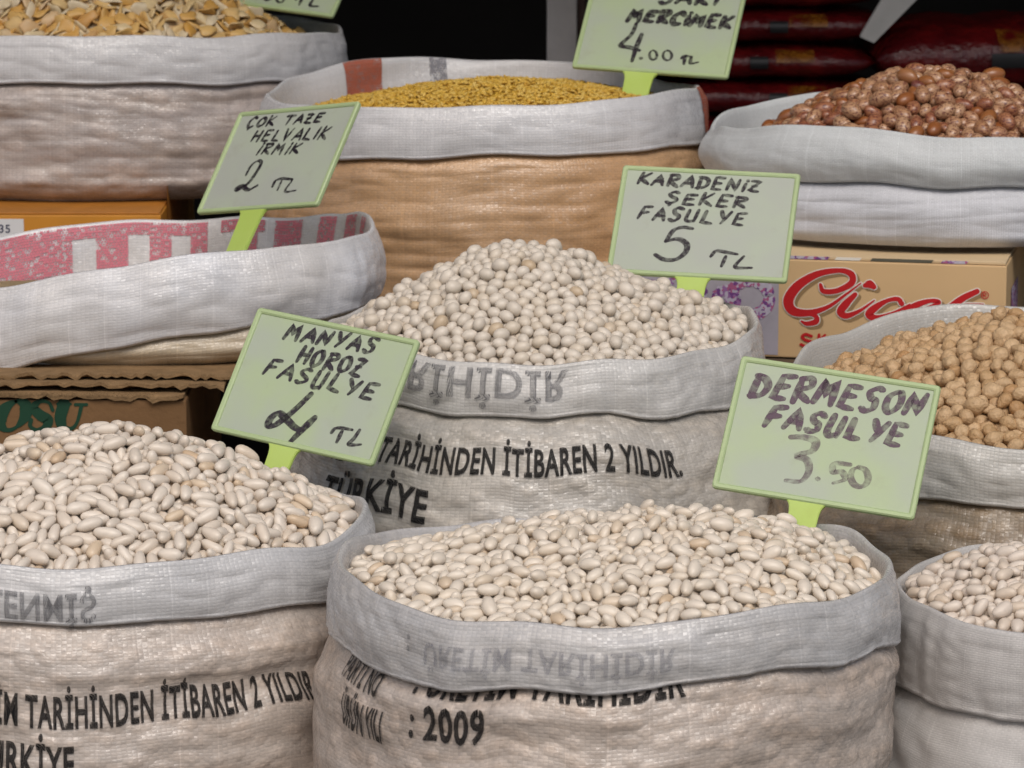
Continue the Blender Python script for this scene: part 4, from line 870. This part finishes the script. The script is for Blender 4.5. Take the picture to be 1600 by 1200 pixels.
for i in range(4):
    for k in range(6):
        k2 = (k + 1) % 6
        f = (0, 1 + k2, 1 + k) if i == 0 else ((13 + k, 13 + k2, 19) if i == 3 else (1 + (i - 1) * 6 + k, 1 + (i - 1) * 6 + k2, 1 + i * 6 + k2, 1 + i * 6 + k)); fs.append(len(fl)); fl += f
ax_ = rs.normal(0, 1, (n, 3)) * (1, 1, .35); ax_ /= np.linalg.norm(ax_, axis=1)[:, None]; up = np.array([0, 0, 1]) + rs.normal(0, .35, (n, 3)); zx = up - ax_ * (up * ax_).sum(1)[:, None]; zx /= np.linalg.norm(zx, axis=1)[:, None]; M = np.stack((ax_, np.cross(zx, ax_), zx), 2) * rs.uniform(.8, 1.2, n)[:, None, None]
cc = np.stack((lx, ly, lz(lx, ly) + rs.uniform(-.001, .0022, n)), 1); V = (np.einsum('nij,vj->nvi', M, sh) + cc[:, None]).reshape(-1, 3)
loops = (np.array(fl)[None] + (np.arange(n) * len(sh))[:, None]).ravel(); starts = (np.array(fs)[None] + (np.arange(n) * len(fl))[:, None]).ravel(); rv = np.repeat(rs.uniform(0, 1, n), len(sh))
nr, nt_ = 12, 64; P = np.array([(s.c[0] + (s.rx - .012) * i / nr * math.cos(6.2832 * k / nt_), s.c[1] + (s.ry - .012) * i / nr * math.sin(6.2832 * k / nt_)) for i in range(nr + 1) for k in range(nt_)])
o_ = len(V); V = np.concatenate((V, np.column_stack((P, lz(P[:, 0], P[:, 1]) - .0012)))); f = np.array([(o_ + i * nt_ + k, o_ + (i + 1) * nt_ + k, o_ + (i + 1) * nt_ + (k + 1) % nt_, o_ + i * nt_ + (k + 1) % nt_) for i in range(nr) for k in range(nt_)])
starts = np.concatenate((starts, len(loops) + np.arange(len(f)) * 4)); loops = np.concatenate((loops, f.ravel())); rv = np.concatenate((rv, np.full(len(P), .4)))
tag(link('yellow_lentils', mesh_np('yellow_lentils', V, loops, starts, None, rv), m_lentil), 'fine yellow lentils heaped in the orange sack', 'lentils', None, 'stuff')
# semolina
s = s6; nr, nt_ = 40, 160; P = np.array([(s.c[0] + (s.rx - .012) * i / nr * math.cos(6.2832 * k / nt_), s.c[1] + (s.ry - .012) * i / nr * math.sin(6.2832 * k / nt_)) for i in range(nr + 1) for k in range(nt_)])
q = np.hypot((P[:, 0] - s.c[0] + .04) / s.rx, (P[:, 1] - s.c[1]) / s.ry); z = s.c[2] - .034 - .014 + .016 * (1 - q ** 1.5) + .0015 * np.sin(P[:, 0] * 60) * np.sin(P[:, 1] * 80 + 1) + .0004 * rs.normal(size=len(P))
f = np.array([(i * nt_ + k, (i + 1) * nt_ + k, (i + 1) * nt_ + (k + 1) % nt_, i * nt_ + (k + 1) % nt_) for i in range(nr) for k in range(nt_)])
tag(link('semolina', mesh_np('semolina', np.column_stack((P, z)), f.ravel(), np.arange(len(f)) * 4), plain('semolina_grain', (.62, .47, .28), .9, .12, 900, .1, .002)), 'pale yellow semolina lying low inside the white-cuffed sack', 'semolina', None, 'stuff')

# beans that show become objects of their own; the rest of each heap stays one mass
LIMIT = 300
temp = []
for i, hp in enumerate(HEAPS):
    o = link('tmp%d' % i, merged(hp, np.arange(len(hp['c'])))); o['heap'] = i; temp.append(o)
bpy.context.view_layer.update(); dg = bpy.context.evaluated_depsgraph_get()
counts = [np.zeros(len(hp['c']) + 1, int) for hp in HEAPS]; names = {o.name: i for i, o in enumerate(temp)}
org = cam.location.copy(); rot = cam.matrix_world.to_3x3()
for py in range(2, 1200, 5):
    for px in range(2, 1600, 5):
        hit, _, _, fi, ob, _ = sc.ray_cast(dg, org, rot @ Vector(((px - 800) / 5956, -(py - 600) / 5956, -1)))
        if hit and ob.name in names:
            i = names[ob.name]; counts[i][min(fi // B_NF, len(counts[i]) - 1)] += 1
for o in temp: me = o.data; bpy.data.objects.remove(o); bpy.data.meshes.remove(me)
for hp, ct in zip(HEAPS, counts):
    sp = hp['spec']; n = len(hp['c']); ct = ct[:n]; order = np.argsort(-ct); sel = order[:LIMIT]; sel = sel[ct[sel] >= 2]; mask = np.ones(n, bool); mask[sel] = False
    o = link(sp['stuff_name'], merged(hp, np.nonzero(mask)[0]), sp['mat']); tag(o, sp['stuff_label'], sp['cat'] + 's', None, 'stuff')
    vm = [mesh_np(sp['name'], shp, B_LOOPS, B_STARTS, None, np.zeros(B_NV)) for shp in hp['shapes']]
    for m_ in vm: m_.materials.append(sp['mat'])
    for b in sel:
        o = bpy.data.objects.new(sp['name'], vm[hp['var'][b]]); M = hp['M'][b]; c = hp['c'][b]
        o.matrix_world = Matrix(((M[0, 0], M[0, 1], M[0, 2], c[0]), (M[1, 0], M[1, 1], M[1, 2], c[1]), (M[2, 0], M[2, 1], M[2, 2], c[2]), (0, 0, 0, 1))); C.objects.link(o); tag(o, sp['label'], sp['cat'], sp['group'])
    print('HEAP', sp['stuff_label'], n, (ct > 0).sum(), len(sel))
